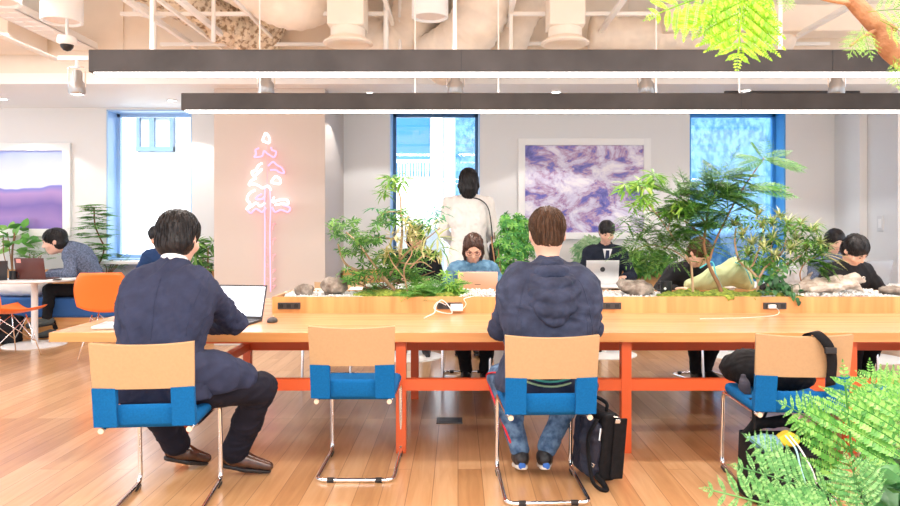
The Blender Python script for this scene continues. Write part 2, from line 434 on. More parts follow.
def bipinnate(lv, p, d, L, n=11, pl=None, sag=.35, leafs=13, up=None, lw=.26):
    d = V(d).normalized(); p = V(p); pl = pl or L*.42; pts = [p]; st = L/n; u0 = V(up) if up is not None else V((0, 0, 1))
    for i in range(n):
        d = (d+V((0, 0, -sag/n))).normalized(); p = p+d*st; pts.append(p)
        s_ = d.cross(u0); s_ = s_.normalized() if s_.length > .05 else V((1, 0, 0)); k = math.sin(PI*(.14+.80*(i+1)/n))
        for sg in (-1, 1):
            q = (s_*sg+d*.6).normalized(); pinnate(lv, p, q, pl*max(.25, k), leafs, pl*lw*max(.35, k)*.6, .12, up=(u0+rdir()*.12).normalized())
    pinnate(lv, p, d, pl*.35, 6, pl*.1, .1, up=u0)
    lv.m.tube(pts, [L*.009]*len(pts), 5, caps=False)
# ---------------------------------------------------------------- materials in use
WALL = mat('wall_paint', (.78, .78, .775), .7, bump=.02, bscale=200)
WHITE = mat('white_paint', (.88, .88, .87), .6)
CREAM = mat('cream_ceiling_paint', (.90, .80, .69), .8, var=.03, scale=3)
METALW = mat('white_steel', (.92, .89, .85), .45)
DUCTC = mat('duct_canvas', (.88, .78, .67), .85, var=.06, scale=6, bump=.25, bscale=14)
INSUL = mat('sprayed_insulation', (.38, .26, .16), .95, col2=(.86, .74, .58), scale=22, bump=1., bscale=30, contrast=(.38, .52))
FLOOR = floormat()
HONEY = woodmat('honey_oak', (.66, .29, .09), (.80, .42, .16), 'X', .28)
HONEYTOP = woodmat('table_veneer', (.54, .28, .125), (.67, .395, .20), 'X', .24, .7)
PLYW = woodmat('planter_veneer', (.60, .25, .08), (.80, .41, .16), 'Z', .35, .5)
ORANGE = mat('orange_red_steel', (.78, .13, .035), .42)
CHROME = mat('chrome', (.86, .86, .88), .09, 1.0)
BLACKM = mat('black_plastic', (.015, .015, .018), .4)
DARKG = mat('dark_grey_metal', (.055, .05, .05), .42, .4, var=.25, scale=3)
SILVER = mat('silver_plastic', (.40, .39, .39), .3, .6)
BLUEF = mat('blue_wool', (.003, .12, .35), .9, var=.10, scale=120, bump=.3, bscale=500, spec=.2)
BEIGE = mat('beige_weave', (.48, .31, .165), .8, var=.03, scale=90, bump=.15, bscale=420, spec=.3)
BLUEW = mat('blue_window_metal', (.40, .62, .90), .4)
BLUED = mat('dark_blue_window_metal', (.05, .13, .24), .4)
GLASS = glassmat(); STRONGB = mat('strong_blue_window_metal', (.05, .30, .68), .4)
LEDW = emis('warm_white_diffuser', (1, .97, .92), 9)
LEDS = emis('spotlight_lens', (1, .98, .95), 14)
SHELLO = mat('orange_shell_plastic', (.95, .20, .035), .42)

# ---------------------------------------------------------------- the room
CZ, SOF, WY = 3.9, 2.95, 9.6
struct(MB().lohi((-9, -5, -.1), (9, 9.95, 0)), 'floor', FLOOR, origin=(0, 0, 0))
struct(MB().lohi((-9, -4.5, CZ), (9, 9.95, CZ+.15)), 'ceiling', CREAM, origin=(0, 0, CZ))
sf = MB().lohi((-9, 8.0, SOF), (9, 9.95, SOF+.12))
struct(sf, 'ceiling_soffit', WHITE)
f = MB().lohi((-9, 8.0, SOF+.12), (9, 8.12, CZ))
for x in (-3.72, -3.4, -.2, 1.9, 3.3): f.lohi((x-.008, 7.985, SOF+.14), (x+.008, 8.0, CZ-.02))
struct(f, 'wall_bulkhead', CREAM)
WIN = [(-4.69, -3.55, .92), (-.907, .293, .60), (3.09, 4.37, .60)]
HEAD = 2.93
wb = MB(); x0 = -9
for a, b, sill in WIN:
    wb.lohi((x0, WY, 0), (a, WY+.35, SOF)); wb.lohi((a, WY, 0), (b, WY+.35, sill)); wb.lohi((a, WY, HEAD), (b, WY+.35, SOF)); x0 = b
wb.lohi((x0, WY, 0), (9, WY+.35, SOF))
struct(wb, 'wall_back', WALL)
struct(MB().lohi((5.12, 8.38, 0), (5.4, WY, SOF)), 'wall_right', WALL)
struct(MB().lohi((-2.80, 8.26, 0), (-1.525, WY, SOF), bev=.004), 'wall_column', mat('column_paint', (.60, .53, .48), .7))
struct(MB().lohi((5.02, 9.0, 0), (5.118, WY, SOF), bev=.004), 'trim_1', WALL)
for k, (a, b, sill) in enumerate(WIN):
    fr = MB(); Y0, Y1 = WY+.005, WY+.33
    for (xa, xb) in ((a, a+.018), (b-.018, b)): fr.lohi((xa, Y0, sill), (xb, Y1, HEAD))
    fr.lohi((a, Y0, HEAD-.018), (b, Y1, HEAD)); fr.lohi((a, Y0, sill), (b, Y1, sill+.02))
    fr.m = 1
    for (xa, xb) in ((a+.018, a+.06), (b-.06, b-.018)): fr.lohi((xa, Y1-.06, sill+.02), (xb, Y1, HEAD-.018))
    fr.lohi((a, Y1-.06, HEAD-.06), (b, Y1, HEAD-.018)); fr.lohi((a, Y1-.06, sill+.02), (b, Y1, sill+.07))
    o = struct(fr, 'window_%d' % (k+1), [STRONGB if k == 2 else BLUEW, (BLUEW, BLUED, STRONGB)[k]])
    MB().lohi((a+.05, Y1-.035, sill+.06), (b-.05, Y1-.029, HEAD-.05)).build('pane', GLASS, o)
    if k == 2:
        h = MB().box((b-.10, Y1-.08, 1.18), (.02, .03, .12), bev=.005); h.box((b-.15, Y1-.11, 1.22), (.12, .02, .02), bev=.005)
        h.build('window_handle', BLACKM, o)
sl = MB().lohi((WIN[0][0]-.05, 9.3, .88), (WIN[0][1]+.1, 9.66, .92), bev=.004); struct(sl, 'trim_2', WHITE)

# ---------------------------------------------------------------- across the street
FACW = mat('white_facade', (.93, .93, .93), .8, var=.02)
FACB = mat('blue_shade_render', (.035, .13, .28), .9, col2=(.10, .235, .38), scale=14, bump=1.0, bscale=22, stretch=(1, 1, .6), contrast=(.40, .60))  # whitish wall; the blue of its daylight shade is put into the colour
SHB = mat('blue_shutter', (.09, .16, .26), .5)
b1 = thing('office_building', 'sunlit white office building seen through the windows, with a slatted balcony', 'building', (-4, 14, -4))
MB().lohi((-12, 14, -4), (-.3, 16, 12)).build('facade', FACW, b1)
def ext_window(x0, x1, z0, z1, lab):
    w_ = MB()
    w_.lohi((x0, 13.9, z0), (x0+.07, 14.02, z1)).lohi((x1-.07, 13.9, z0), (x1, 14.02, z1)).lohi((x0, 13.9, z1-.07), (x1, 14.02, z1)).lohi((x0, 13.88, z0), (x1, 14.02, z0+.09))
    xm = x0+(x1-x0)*.42; w_.lohi((xm-.05, 13.9, z0), (xm+.05, 14.02, z1))
    o = w_.build('window', SHB, b1, label=lab); MB().lohi((x0+.07, 13.96, z0+.09), (x1-.07, 13.985, z1-.07)).build('pane', mat('reflective_pane', (.72, .82, .90), .15), o)
ext_window(-6.22, -5.5, 2.83, 3.55, 'blue-framed casement window')
MB().lohi((-1.6, 13.9, 2.35), (-.55, 14.05, 3.6)).build('window', mat('blue_balcony_glass', (.03, .15, .32), .2), b1, label='blue glazed balcony door')
bl = MB().lohi((-1.35, 13.0, 1.32), (-.42, 14.0, 1.42))
for i in range(19): bl.lohi((-1.33+i*.049, 13.0, 1.4), (-1.31+i*.049, 13.03, 2.9-.35))
bl.lohi((-1.36, 12.98, 2.53), (-.42, 13.05, 2.58)); bl.build('balcony', WHITE, b1, label='white slatted balcony rail')
tag(MB().lohi((-.05, 13.0, -4), (9, 13.8, 10)).build('neighbouring_building', FACB), 'rough rendered wall, coloured with blue shade, of the building close behind the tall windows', 'building')
struct(MB().lohi((-20, 10, -4.1), (20, 30, -4)), 'ground', mat('street', (.5, .5, .5), .9))

# ---------------------------------------------------------------- ceiling lamps over the table
for (Y, xl, nm) in ((4.4, -2.26, 'nearer and larger in view'), (5.82, -2.24, 'further back and smaller in view')):
    zb = 2.30; t = thing('linear_pendant_lamp', 'long dark grey linear pendant lamp over the communal table, %s' % nm, 'lamp', (1, Y, zb), 'linear pendant lamps')
    MB().lohi((xl, Y, zb+.004), (5.0, Y+.13, zb+.142), bev=.006).build('housing', DARKG, t)
    MB().lohi((xl+.03, Y+.010, zb-.003), (4.98, Y+.120, zb+.006)).build('diffuser', LEDW, t)
    for x in ((-1.62, -.35, .33, 1.62, 2.3) if Y > 5 else (-1.9, -.02, 2.0)):
        MB().cyl((x, Y+.065, zb+.14), (x, Y+.065, CZ), .006 if Y > 5 else .012, n=8).build('suspension_rod', METALW, t)
    for x in (.02, 2.29): MB().lohi((x-.002, Y-.0015, zb+.006), (x+.002, Y+.01, zb+.14)).build('joint', BLACKM, t)
    l = area('lamp_light', (1.35, Y+.065, zb-.02), (0, 0, 0), 7.1, .1, 40, (1, .96, .92)); l.parent = t; l.location = (.35, .065, -.02)
    l = area('ceiling_fill_uplight', (1.35, Y+.065, zb+.16), (PI, 0, 0), 7.1, .1, 9, (.94, .97, 1)); l.parent = t; l.location = (.35, .065, .16)  # upward light added to brighten the ceiling void

# track spotlights
tr = MB().lohi((-3.6, 6.47, 2.86), (5.0, 6.51, 2.90)); tag(tr.build('lighting_track', METALW), 'white lighting track that carries the row of small spotlights', 'track')
names = ['leftmost', 'second from left', 'middle', 'second from right', 'rightmost']
sp = None
for i, px in enumerate((77.5, 266.5, 455.5, 646, 836)):
    x = (px-VX)/110.8
    lab = 'small silver track spotlight with glowing lens, %s of the row' % names[i]
    if sp is None:
        sp = thing('track_spotlight', lab, 'spotlight', (x, 6.49, 2.55), 'track spotlights')
        b_ = (x, 6.49, 2.55)
        MB().lathe([(.001, .225), (.035, .22), (.045, .20), (.045, .13), (.068, .10), (.072, .02), (.060, .0), (.050, .03)], b_, 20).build('lamp_housing', SILVER, sp, smooth=False, sharp=40)
        MB().lathe([(.001, .0), (.058, .004), (.058, .02)], (x, 6.49, 2.555), 20).build('lens', LEDS, sp)
        MB().tube(fillet([(x-.075, 6.49, 2.62), (x-.078, 6.49, 2.80), (x+.078, 6.49, 2.80), (x+.075, 6.49, 2.62)], .02), .006, 6).build('bracket', CHROME, sp)
        MB().cyl((x, 6.49, 2.79), (x, 6.49, 2.87), .016).build('adapter', WHITE, sp)
        sl_ = bpy.data.lights.new('spot_light', 'SPOT'); sl_.energy = 35; sl_.spot_size = 1.1; sl_.color = (1, .93, .84)
        so = bpy.data.objects.new('spot_light', sl_); COL.objects.link(so); so.parent = sp; so.location = (0, 0, -.02)
    else: dup(sp, (x, 6.49, 2.55), 0, lab)
# downlights and line lights in the soffit
dlp = ['by the left picture', 'before the first window', 'right of the pink neon column', 'above the mountain picture', 'before the blue window']
d0 = None
for i, (px, Y) in enumerate(((3, 8.9), (172, 9.0), (370, 8.5), (556, 8.45), (746, 8.35))):
    x = (px-VX)/720*Y; lab = 'small round recessed downlight in the white soffit %s' % dlp[i]
    if d0 is None:
        d0 = thing('recessed_downlight', lab, 'downlight', (x, Y, SOF-.012), 'recessed downlights')
        MB().lathe([(.048, .0), (.065, .0), (.065, .012)], (x, Y, SOF-.012), 20).build('rim', WHITE, d0)
        MB().lathe([(.001, .004), (.048, .004)], (x, Y, SOF-.012), 20).build('lens', LEDS, d0)
        dl_ = bpy.data.lights.new('downlight', 'SPOT'); dl_.energy = 30; dl_.spot_size = 2.0; dl_.color = (1, .95, .9)
        do = bpy.data.objects.new('downlight', dl_); COL.objects.link(do); do.parent = d0; do.location = (0, 0, -.03)
    else: dup(d0, (x, Y, SOF-.012), 0, lab)
for px0, px1, Y, lb in ((378, 490, 8.6, 'left'), (725, 860, 8.4, 'right')):
    xa, xb = (px0-VX)/720*Y, (px1-VX)/720*Y
    tag(MB().lohi((xa, Y, SOF-.03), (xb, Y+.03, SOF)).build('ceiling_track', DARKG), 'thin grey track on the soffit, the %s one of two' % lb, 'track')

# ---------------------------------------------------------------- things in the ceiling void
def ang(d): return d
# rails that run away from the viewer
RZ = 3.42
for i, (px, py) in enumerate(((195, 49), (220, 49), (237, 50), (152, 62))):
    pass
def yrail(px, py, z, w_, h_, lab, Y1=7.95, Y0=3.0, name='ceiling_rail', m=METALW):
    z -= .10
    x = (px-VX)/(HY-py)*(z-CAMZ); tag(MB().lohi((x-w_/2, Y0, z), (x+w_/2, Y1, z+h_), bev=.004).build(name, m), lab, 'rail', 'steel rails under the ceiling')
yrail(195, 49, 3.42, .05, .05, 'white steel ceiling rail running past the left end of the insulated duct')
yrail(221, 49, 3.42, .03, .04, 'thin white ceiling rail between two thicker rails over the insulated duct')
yrail(238, 50, 3.42, .05, .05, 'white steel ceiling rail crossing the insulated duct on its right')
yrail(275, 42, 3.46, .03, .03, 'thin white ceiling rail left of the left round air outlet')
yrail(398, 42, 3.5, .04, .04, 'white ceiling rail just left of the open cylinder downlight', Y0=6.2)
yrail(504, 42, 3.5, .04, .04, 'white ceiling rail right of the fat white duct', Y0=6.2)
yrail(600, 34, 3.46, .05, .04, 'white ceiling rail right of the right round air outlet')
yrail(677, 47, 3.42, .05, .04, 'white ceiling rail behind the green fern fronds')
yrail(781, 47, 3.42, .06, .04, 'white ceiling rail next to the brown branch')
tr_ = MB(); x = (95-VX)/(HY-55)*(3.3-CAMZ)
tr_.lohi((x-.14, 2.5, 3.3), (x+.14, 7.9, 3.305)).lohi((x-.14, 2.5, 3.3), (x-.135, 7.9, 3.38)).lohi((x+.135, 2.5, 3.3), (x+.14, 7.9, 3.38))
for k in range(36):
    tr_.lohi((x-.10, 2.6+k*.145, 3.296), (x-.02, 2.63+k*.145, 3.3)).lohi((x+.02, 2.6+k*.145, 3.296), (x+.10, 2.63+k*.145, 3.3))
tag(tr_.build('cable_tray', METALW), 'wide perforated white cable tray leading to the left end of the lamp', 'cable tray')
x = (72-VX)/(HY-70)*(2.86-CAMZ)
tag(MB().tube([(x, 3, 2.9), (x, 6.6, 2.9)], .022, 8).build('conduit', METALW), 'slim white conduit running to the leftmost spotlight', 'pipe')
tg = MB().lathe([(.001, .0), (.055, .012), (.085, .05), (.09, .09)], (0, 0, 0), 24, Matrix.Identity(3))
# security camera dome
c = P(67, 45, 6.2); t = thing('dome_camera', 'small white dome security camera under the cable tray', 'camera', c)
MB().lathe([(.001, .3), (.012, .3), (.012, .075), (.075, .07), (.08, .02), (.055, .0)], c, 24).build('camera_base', WHITE, t, smooth=True)
MB().lathe([(.001, -.055), (.03, -.045), (.05, -.02), (.055, .005)], c, 24).build('camera_dome', BLACKM, t, smooth=True)
# rails across
for px0, px1, py, Y, lab in ((120, 385, 13.5, 6.9, 'upper thin white cross rail over the left round air outlet'), (512, 660, 13.5, 6.9, 'thin white cross rail above the right round air outlet'),
                             (160, 400, 44, 7.7, 'lower white cross rail behind the left round air outlet'), (500, 830, 43.5, 7.7, 'lower white cross rail on the side of the right air outlet')):
    a, b = P(px0, py, Y), P(px1, py, Y)
    tag(MB().lohi((a.x, Y, a.z-.018), (b.x, Y+.03, a.z+.018)).build('cross_rail', METALW), lab, 'rail', 'thin cross rails')
for px, y1, Y, r_, lab in ((154, 50, 6.9, .022, 'hanging left of the insulated duct'), (213.5, 42, 6.9, .02, 'in front of the insulated duct'), (386, 50, 6.8, .024, 'left of the open cylinder downlight'),
                      (400, 50, 7.3, .018, 'between the left air outlet and cylinder downlight'), (511, 50, 6.9, .018, 'right of the fat white duct'), (780, 42, 6.9, .02, 'behind the brown tree branch')):
    a = P(px, y1, Y); tag(MB().cyl((a.x, Y, a.z), (a.x, Y, CZ), r_, n=10).build('hanger_rod', METALW), 'vertical white hanger rod %s' % lab, 'rod', 'vertical hanger rods')
# insulated duct (rough brown and cream)
bl_ = Blob(.025)
pts = [P(140, -6, 6.9), P(185, 14, 7.2), P(222, 34, 7.5), P(262, 52, 7.8)]
pts = [p+V((0, 0, .13)) for p in pts]; bl_.path(pts, [.19, .20, .21, .20], k=.05); bl_.path([P(215, -16, 7.6), P(262, 0, 7.65), P(268, 26, 7.7)], [.17, .18, .18], k=.05)
tag(finish(bl_.mesh(.02, 22, 3, .012), 'insulated_duct', INSUL, None, True), 'rough brown insulated duct above the left part of the lamp', 'duct')
# white bent fat ducts
def duct(pts, r, lab, seed):
    b_ = MB(); path = bez(pts, 40); rr = [r*(1+.035*math.sin(i*2.4)) for i in range(len(path))]; b_.tube(path, rr, 22)
    return tag(b_.build('flexible_duct', DUCTC, smooth=True), lab, 'duct', 'white wrapped flexible ducts')
duct([P(215, -30, 7.0), P(258, -6, 6.9), P(296, 8, 6.9), P(330, -4, 7.2)], .21, 'cream wrapped duct sagging left of the left air outlet', 1)
duct([P(352, 30, 7.6), P(385, 46, 7.55), P(410, 30, 7.5), P(418, -10, 7.5)], .24, 'cream wrapped duct curling beneath the open cylinder downlight', 2)
duct([P(432, 62, 7.4), P(462, 42, 7.2), P(480, 14, 7.1), P(488, -20, 7.1)], .27, 'fattest cream duct rising right of the cylinder downlight', 3)
duct([P(500, 62, 7.7), P(520, 10, 7.5), P(540, -6, 7.5), P(560, -20, 7.5)], .22, 'cream wrapped duct just left of the right air outlet', 4)
duct([P(590, 34, 7.6), P(640, 36, 7.6), P(700, 34, 7.6), P(790, 34, 7.6)], .19, 'long straight cream duct behind the green fern fronds', 5)
duct([P(480, 56, 7.72), P(430, 48, 7.75), P(400, 52, 7.75)], .17, 'lowest short cream duct behind the lamp middle', 6)
# square boots with round air outlets
def outlet(px, w_px, lab, Y=6.7):
    c = P(px, 44, Y); s_ = 720/Y; hw = w_px/2/s_
    t = thing('air_outlet', lab, 'air outlet', (c.x, Y, c.z), 'round ceiling air outlets')
    MB().lohi((c.x-hw, Y-hw, c.z+.14), (c.x+hw, Y+hw, CZ), bev=.01).build('duct_box', CREAM, t)
    MB().lathe([(hw*.95, .15), (hw*.95, .06), (hw*1.35, .015), (hw*1.38, .0), (hw*1.2, -.01), (hw*.6, .03), (.001, .03)], (c.x, Y, c.z), 32).build('round_grille', CREAM, t, smooth=False, sharp=35)
outlet(348, 36, 'round cream air outlet under a square box, left of the lamp middle'); outlet(565, 35, 'round cream air outlet under a square box, right of the lamp middle')
for px, py, Y, rr, lab in ((430, 18, 6.5, .165, 'open white cylinder downlight in the middle of the ceiling'), (62, 22, 6.3, .17, 'white cylinder downlight above the dome camera'), (-6, 2, 6.0, .2, 'white cylinder downlight in the upper left corner'), (150, 14, 7.3, .16, 'white cylinder downlight left of the insulated duct')):
    c = P(px, py, Y); t = thing('cylinder_downlight', lab, 'downlight', (c.x, Y, c.z), 'cylinder downlights')
    MB().lathe([(rr*.85, .02), (rr*.88, -.0), (rr, .0), (rr, .05), (rr*.98, .9)], (c.x, Y, c.z), 32).build('lamp_housing', WHITE, t, smooth=False, sharp=40)
    MB().lathe([(.001, .03), (rr*.87, .02)], (c.x, Y, c.z), 32).build('reflector', mat('pinkish_reflector', (.85, .74, .68), .5), t)
# side boxes of the ceiling
for a, b, lab in (((-5.6, 7.2, 3.25), (-4.5, 7.9, 3.6), 'cream box duct under the ceiling beside the cable tray'), ((2.1, 7.3, 3.35), (4.9, 7.6, 3.62), 'long cream box duct behind the fern fronds')):
    tag(MB().lohi(a, b, bev=.01).build('box_duct', CREAM), lab, 'duct')

# ---------------------------------------------------------------- wall pictures, neon, switch, benches
def artmat(name, kind):
    m, N, L, B = newmat(name); tc = N.new('ShaderNodeTexCoord'); B.inputs['Roughness'].default_value = .25
    if kind == 'peaks':
        mp = N.new('ShaderNodeMapping'); mp.inputs['Scale'].default_value = (1, 1, 1.6); mp.inputs['Rotation'].default_value = (0, .5, 0); L.new(tc.outputs['Object'], mp.inputs[0])
        n = N.new('ShaderNodeTexNoise'); n.inputs['Scale'].default_value = 2.4; n.inputs['Detail'].default_value = 11; n.inputs['Distortion'].default_value = .45; n.inputs['Roughness'].default_value = .70
        L.new(mp.outputs[0], n.inputs['Vector']); r = N.new('ShaderNodeValToRGB'); L.new(n.outputs[0], r.inputs[0])
        e = r.color_ramp.elements; e[0].position = .36; e[0].color = (.07, .06, .30, 1); e[1].position = .62; e[1].color = (.86, .82, .88, 1)
        for p_, c_ in ((.43, (.16, .15, .52, 1)), (.47, (.42, .25, .42, 1)), (.52, (.60, .55, .74, 1))): q = e.new(p_); q.color = c_
        L.new(r.outputs[0], B.inputs['Base Color'])
    else:
        sx = N.new('ShaderNodeSeparateXYZ'); L.new(tc.outputs['Object'], sx.inputs[0])
        n = N.new('ShaderNodeTexNoise'); n.inputs['Scale'].default_value = 1.6; L.new(tc.outputs['Object'], n.inputs['Vector'])
        a = N.new('ShaderNodeMath'); a.operation = 'MULTIPLY_ADD'; a.inputs[1].default_value = .28; L.new(n.outputs[0], a.inputs[0]); L.new(sx.outputs[2], a.inputs[2])
        r = N.new('ShaderNodeValToRGB'); mr = N.new('ShaderNodeMapRange'); mr.inputs[1].default_value = 0; mr.inputs[2].default_value = 1.3; L.new(a.outputs[0], mr.inputs[0]); L.new(mr.outputs[0], r.inputs[0])
        e = r.color_ramp.elements; e[0].position = .12; e[0].color = (.17, .14, .48, 1); e[1].position = .95; e[1].color = (.36, .42, .80, 1)
        for p_, c_ in ((.30, (.34, .20, .50, 1)), (.42, (.20, .13, .42, 1)), (.55, (.42, .26, .55, 1)), (.60, (.20, .20, .58, 1)), (.615, (.74, .78, .93, 1))): q = e.new(p_); q.color = c_
        L.new(r.outputs[0], B.inputs['Base Color'])
    return m
def picture(x0, x1, z0, z1, b, m, lab):
    t = thing('framed_picture', lab, 'picture', ((x0+x1)/2, WY, z0))
    fr = MB()
    for a_, c_ in (((x0, z0), (x0+b, z1)), ((x1-b, z0), (x1, z1)), ((x0+b, z1-b), (x1-b, z1)), ((x0+b, z0), (x1-b, z0+b))): fr.lohi((a_[0], WY-.05, a_[1]), (c_[0], WY, c_[1]), bev=.003)
    fr.build('frame', WHITE, t)
    MB().lohi((x0+b, WY-.02, z0+b), (x1-b, WY-.012, z1-b)).build('print', m, t)
picture(-7.3, -5.15, 1.24, 2.48, .10, artmat('purple_hill_print', 'hill'), 'white-framed print of purple hills under a pale sky, at the left wall end')
picture(.80, 2.56, 1.20, 2.54, .09, artmat('purple_peaks_print', 'peaks'), 'white-framed print of snowy purple mountains in the middle of the back wall')

NEONP = emis('pink_neon', (1, .34, .50), .9); NEONW = emis('white_neon', (1, .78, .80), 1.7); NOFF = mat('unlit_pink_tube', (.85, .50, .56), .3)
def NP(px, py): return P(px, py, 8.20)
nt = thing('neon_tree_sign', 'pink and white neon sign of a layered tree on the column', 'neon sign', NP(267, 292))
def ntube(pts, m, r=.012, nm='neon_tube', closed=False):
    MB().tube(bez([NP(*p) for p in (pts+[pts[0]] if closed else pts)], 10*len(pts)), r, 7).build(nm, m, nt, smooth=True)
def cloud(cx, cy, w_, h_, n, seed, m, **k):
    r = random.Random(seed); pts = []
    for i in range(n):
        a = 2*PI*i/n; q = 1+(.20 if i % 2 else -.16)*r.uniform(.6, 1.2); pts.append((cx+w_/2*math.cos(a)*q, cy+h_/2*math.sin(a)*q))
    ntube(pts, m, closed=True, **k)
cloud(266.5, 138.5, 7, 9, 7, 1, NEONW)
ntube([(259, 148), (255.5, 150), (256, 154), (254.5, 157), (262, 156), (264, 151), (268, 154), (274, 157), (276, 152), (272, 150), (271, 147)], NEONP)
ntube([(262, 163), (258, 166), (256, 170), (252, 172), (254, 176), (259, 172), (262, 169)], NEONW)
ntube([(268, 166), (273, 162), (277, 165), (282, 168), (284, 173), (279, 172), (276, 170), (270, 170)], NEONP)
cloud(276.5, 180.5, 9, 7, 7, 3, NEONW)
ntube([(256, 178), (251, 181), (249, 185), (254, 184), (259, 186), (263, 188), (268, 186), (271, 190)], NEONW)
ntube([(255, 190), (249, 194), (247, 200), (250, 204), (246.5, 209), (252, 206), (256, 203), (260, 206), (265, 203)], NEONW)
ntube([(262, 194), (258, 196), (256, 199), (262, 199), (265, 196)], NEONP)
ntube([(274, 197), (273, 202), (279, 200), (287, 200), (288, 204), (281, 204), (275, 205)], NEONW)
ntube([(283, 205), (290, 208), (288, 212), (281, 210), (275, 212), (272, 207)], NEONP)
ntube([(247, 210), (251, 213), (256, 209), (262, 212), (266, 208)], NEONP)
ntube([(265, 186), (264.5, 205), (265, 230), (264.5, 292)], NEONP, r=.009); ntube([(270, 188), (270.5, 210), (270, 235), (270.5, 292)], NEONP, r=.009)
ntube([(267.5, 143), (267.5, 160), (267, 200)], NOFF, r=.006)
for i, y in enumerate((224, 239, 255, 270, 279, 286)):
    ntube([(272.6, y), (275.5, y-.5), (273.2, y+2), (273, y+6 if i < 3 else y+3)], NOFF, r=.007, nm='letter_tube')
for i, y in enumerate((217, 231, 248, 252, 264, 278)):
    ntube([(266.3, y), (268, y+1), (267, y+3.5)], NOFF, r=.006, nm='letter_tube')
nl = bpy.data.lights.new('neon_glow', 'POINT'); nl.energy = 1.1; nl.color = (1, .30, .48); nl.shadow_soft_size = .25
no = bpy.data.objects.new('neon_glow', nl); COL.objects.link(no); no.parent = nt; no.location = NP(267, 180)-V(NP(267, 292))+V((0, -.3, 0))

t = thing('light_switch', 'narrow white light switch plate on the right wall', 'light switch', (5.11, 8.72, 1.30))
MB().lohi((5.108, 8.66, 1.31), (5.12, 8.78, 1.50), bev=.003).build('plate', mat('switch_plate', (.70, .70, .70), .4), t)
MB().lohi((5.104, 8.69, 1.35), (5.109, 8.75, 1.46), bev=.001).build('rocker', WHITE, t)

NAVY = mat('navy_upholstery', (.02, .06, .19), .85, var=.15, scale=40, bump=.2, bscale=200)
NAVYB = mat('blue_upholstery', (.03, .12, .36), .85, bump=.2, bscale=200)
for x0, x1, lb in ((-8.5, -2.85, 'in the left corner under the hill picture'), (-1.5, 5.0, 'along the back wall under the mountain picture')):
    t = thing('upholstered_bench', 'long blue upholstered bench with wooden plinth %s' % lb, 'bench', ((x0+x1)/2, 9.0, 0))
    MB().lohi((x0, 8.76, 0), (x1, 9.24, .26)).build('plinth', HONEY, t)
    MB().lohi((x0, 8.74, .26), (x1, 9.24, .50), bev=.03).build('seat_cushion', NAVYB, t)
def planter_box(x0, x1, lab, z1=.80, y0=9.25, y1=9.58):
    t = thing('wooden_planter', lab, 'planter', ((x0+x1)/2, (y0+y1)/2, 0))
    m_ = MB().lohi((x0, y0, 0), (x1, y0+.025, z1)).lohi((x0, y1-.025, 0), (x1, y1, z1)).lohi((x0, y0, 0), (x0+.025, y1, z1)).lohi((x1-.025, y0, 0), (x1, y1, z1))
    m_.build('planter_wall', HONEY, t); MB().lohi((x0+.02, y0+.02, 0), (x1-.02, y1-.02, z1-.04)).build('soil', mat('soil', (.05, .03, .02), .95, bump=.8, bscale=60), t)
    return t
planter_box(-7.0, -4.72, 'wooden planter box under the purple hill picture'); planter_box(-3.55, -2.85, 'short wooden planter box left of the neon column')
planter_box(.35, 3.0, 'wooden planter box under the snowy mountain picture'); planter_box(-1.50, -.93, 'short wooden planter box right of the neon column')
# ---------------------------------------------------------------- communal table
TZ = .732
tb = thing('communal_table', 'long honey-coloured wooden table on an orange-red steel frame', 'table', (1.0, 5.2, 0))
XL, XR = -2.42, 4.7
MB().lohi((XL, 4.27, TZ-.058), (XR, 6.35, TZ), bev=.003).build('tabletop', HONEYTOP, tb, label='glossy light wood tabletop')
MB().lohi((XL-.002, 4.262, TZ-.057), (XR, 4.271, TZ-.003)).build('edge_band', HONEY, tb, label='darker honey wood front edge')
for X in (-1.665, -.342, 1.009, 2.36, 3.71):
    for Y in (4.34, 5.70): MB().lohi((X-.03, Y-.03, 0), (X+.03, Y+.03, TZ-.058), bev=.002).build('leg', ORANGE, tb)
MB().lohi((-1.66, 4.315, .375), (3.73, 4.365, .443)).build('stretcher', ORANGE, tb)
MB().lohi((-1.66, 5.675, .385), (3.73, 5.725, .447)).build('stretcher', ORANGE, tb)
for X in (-1.665, 3.71): MB().lohi((X-.025, 4.36, .385), (X+.025, 5.68, .445)).build('crossbar', ORANGE, tb)
MB().lohi((-1.66, 4.6, TZ-.12), (3.73, 4.66, TZ-.058)).lohi((-1.66, 5.68, TZ-.12), (3.73, 5.74, TZ-.058)).build('apron', ORANGE, tb)

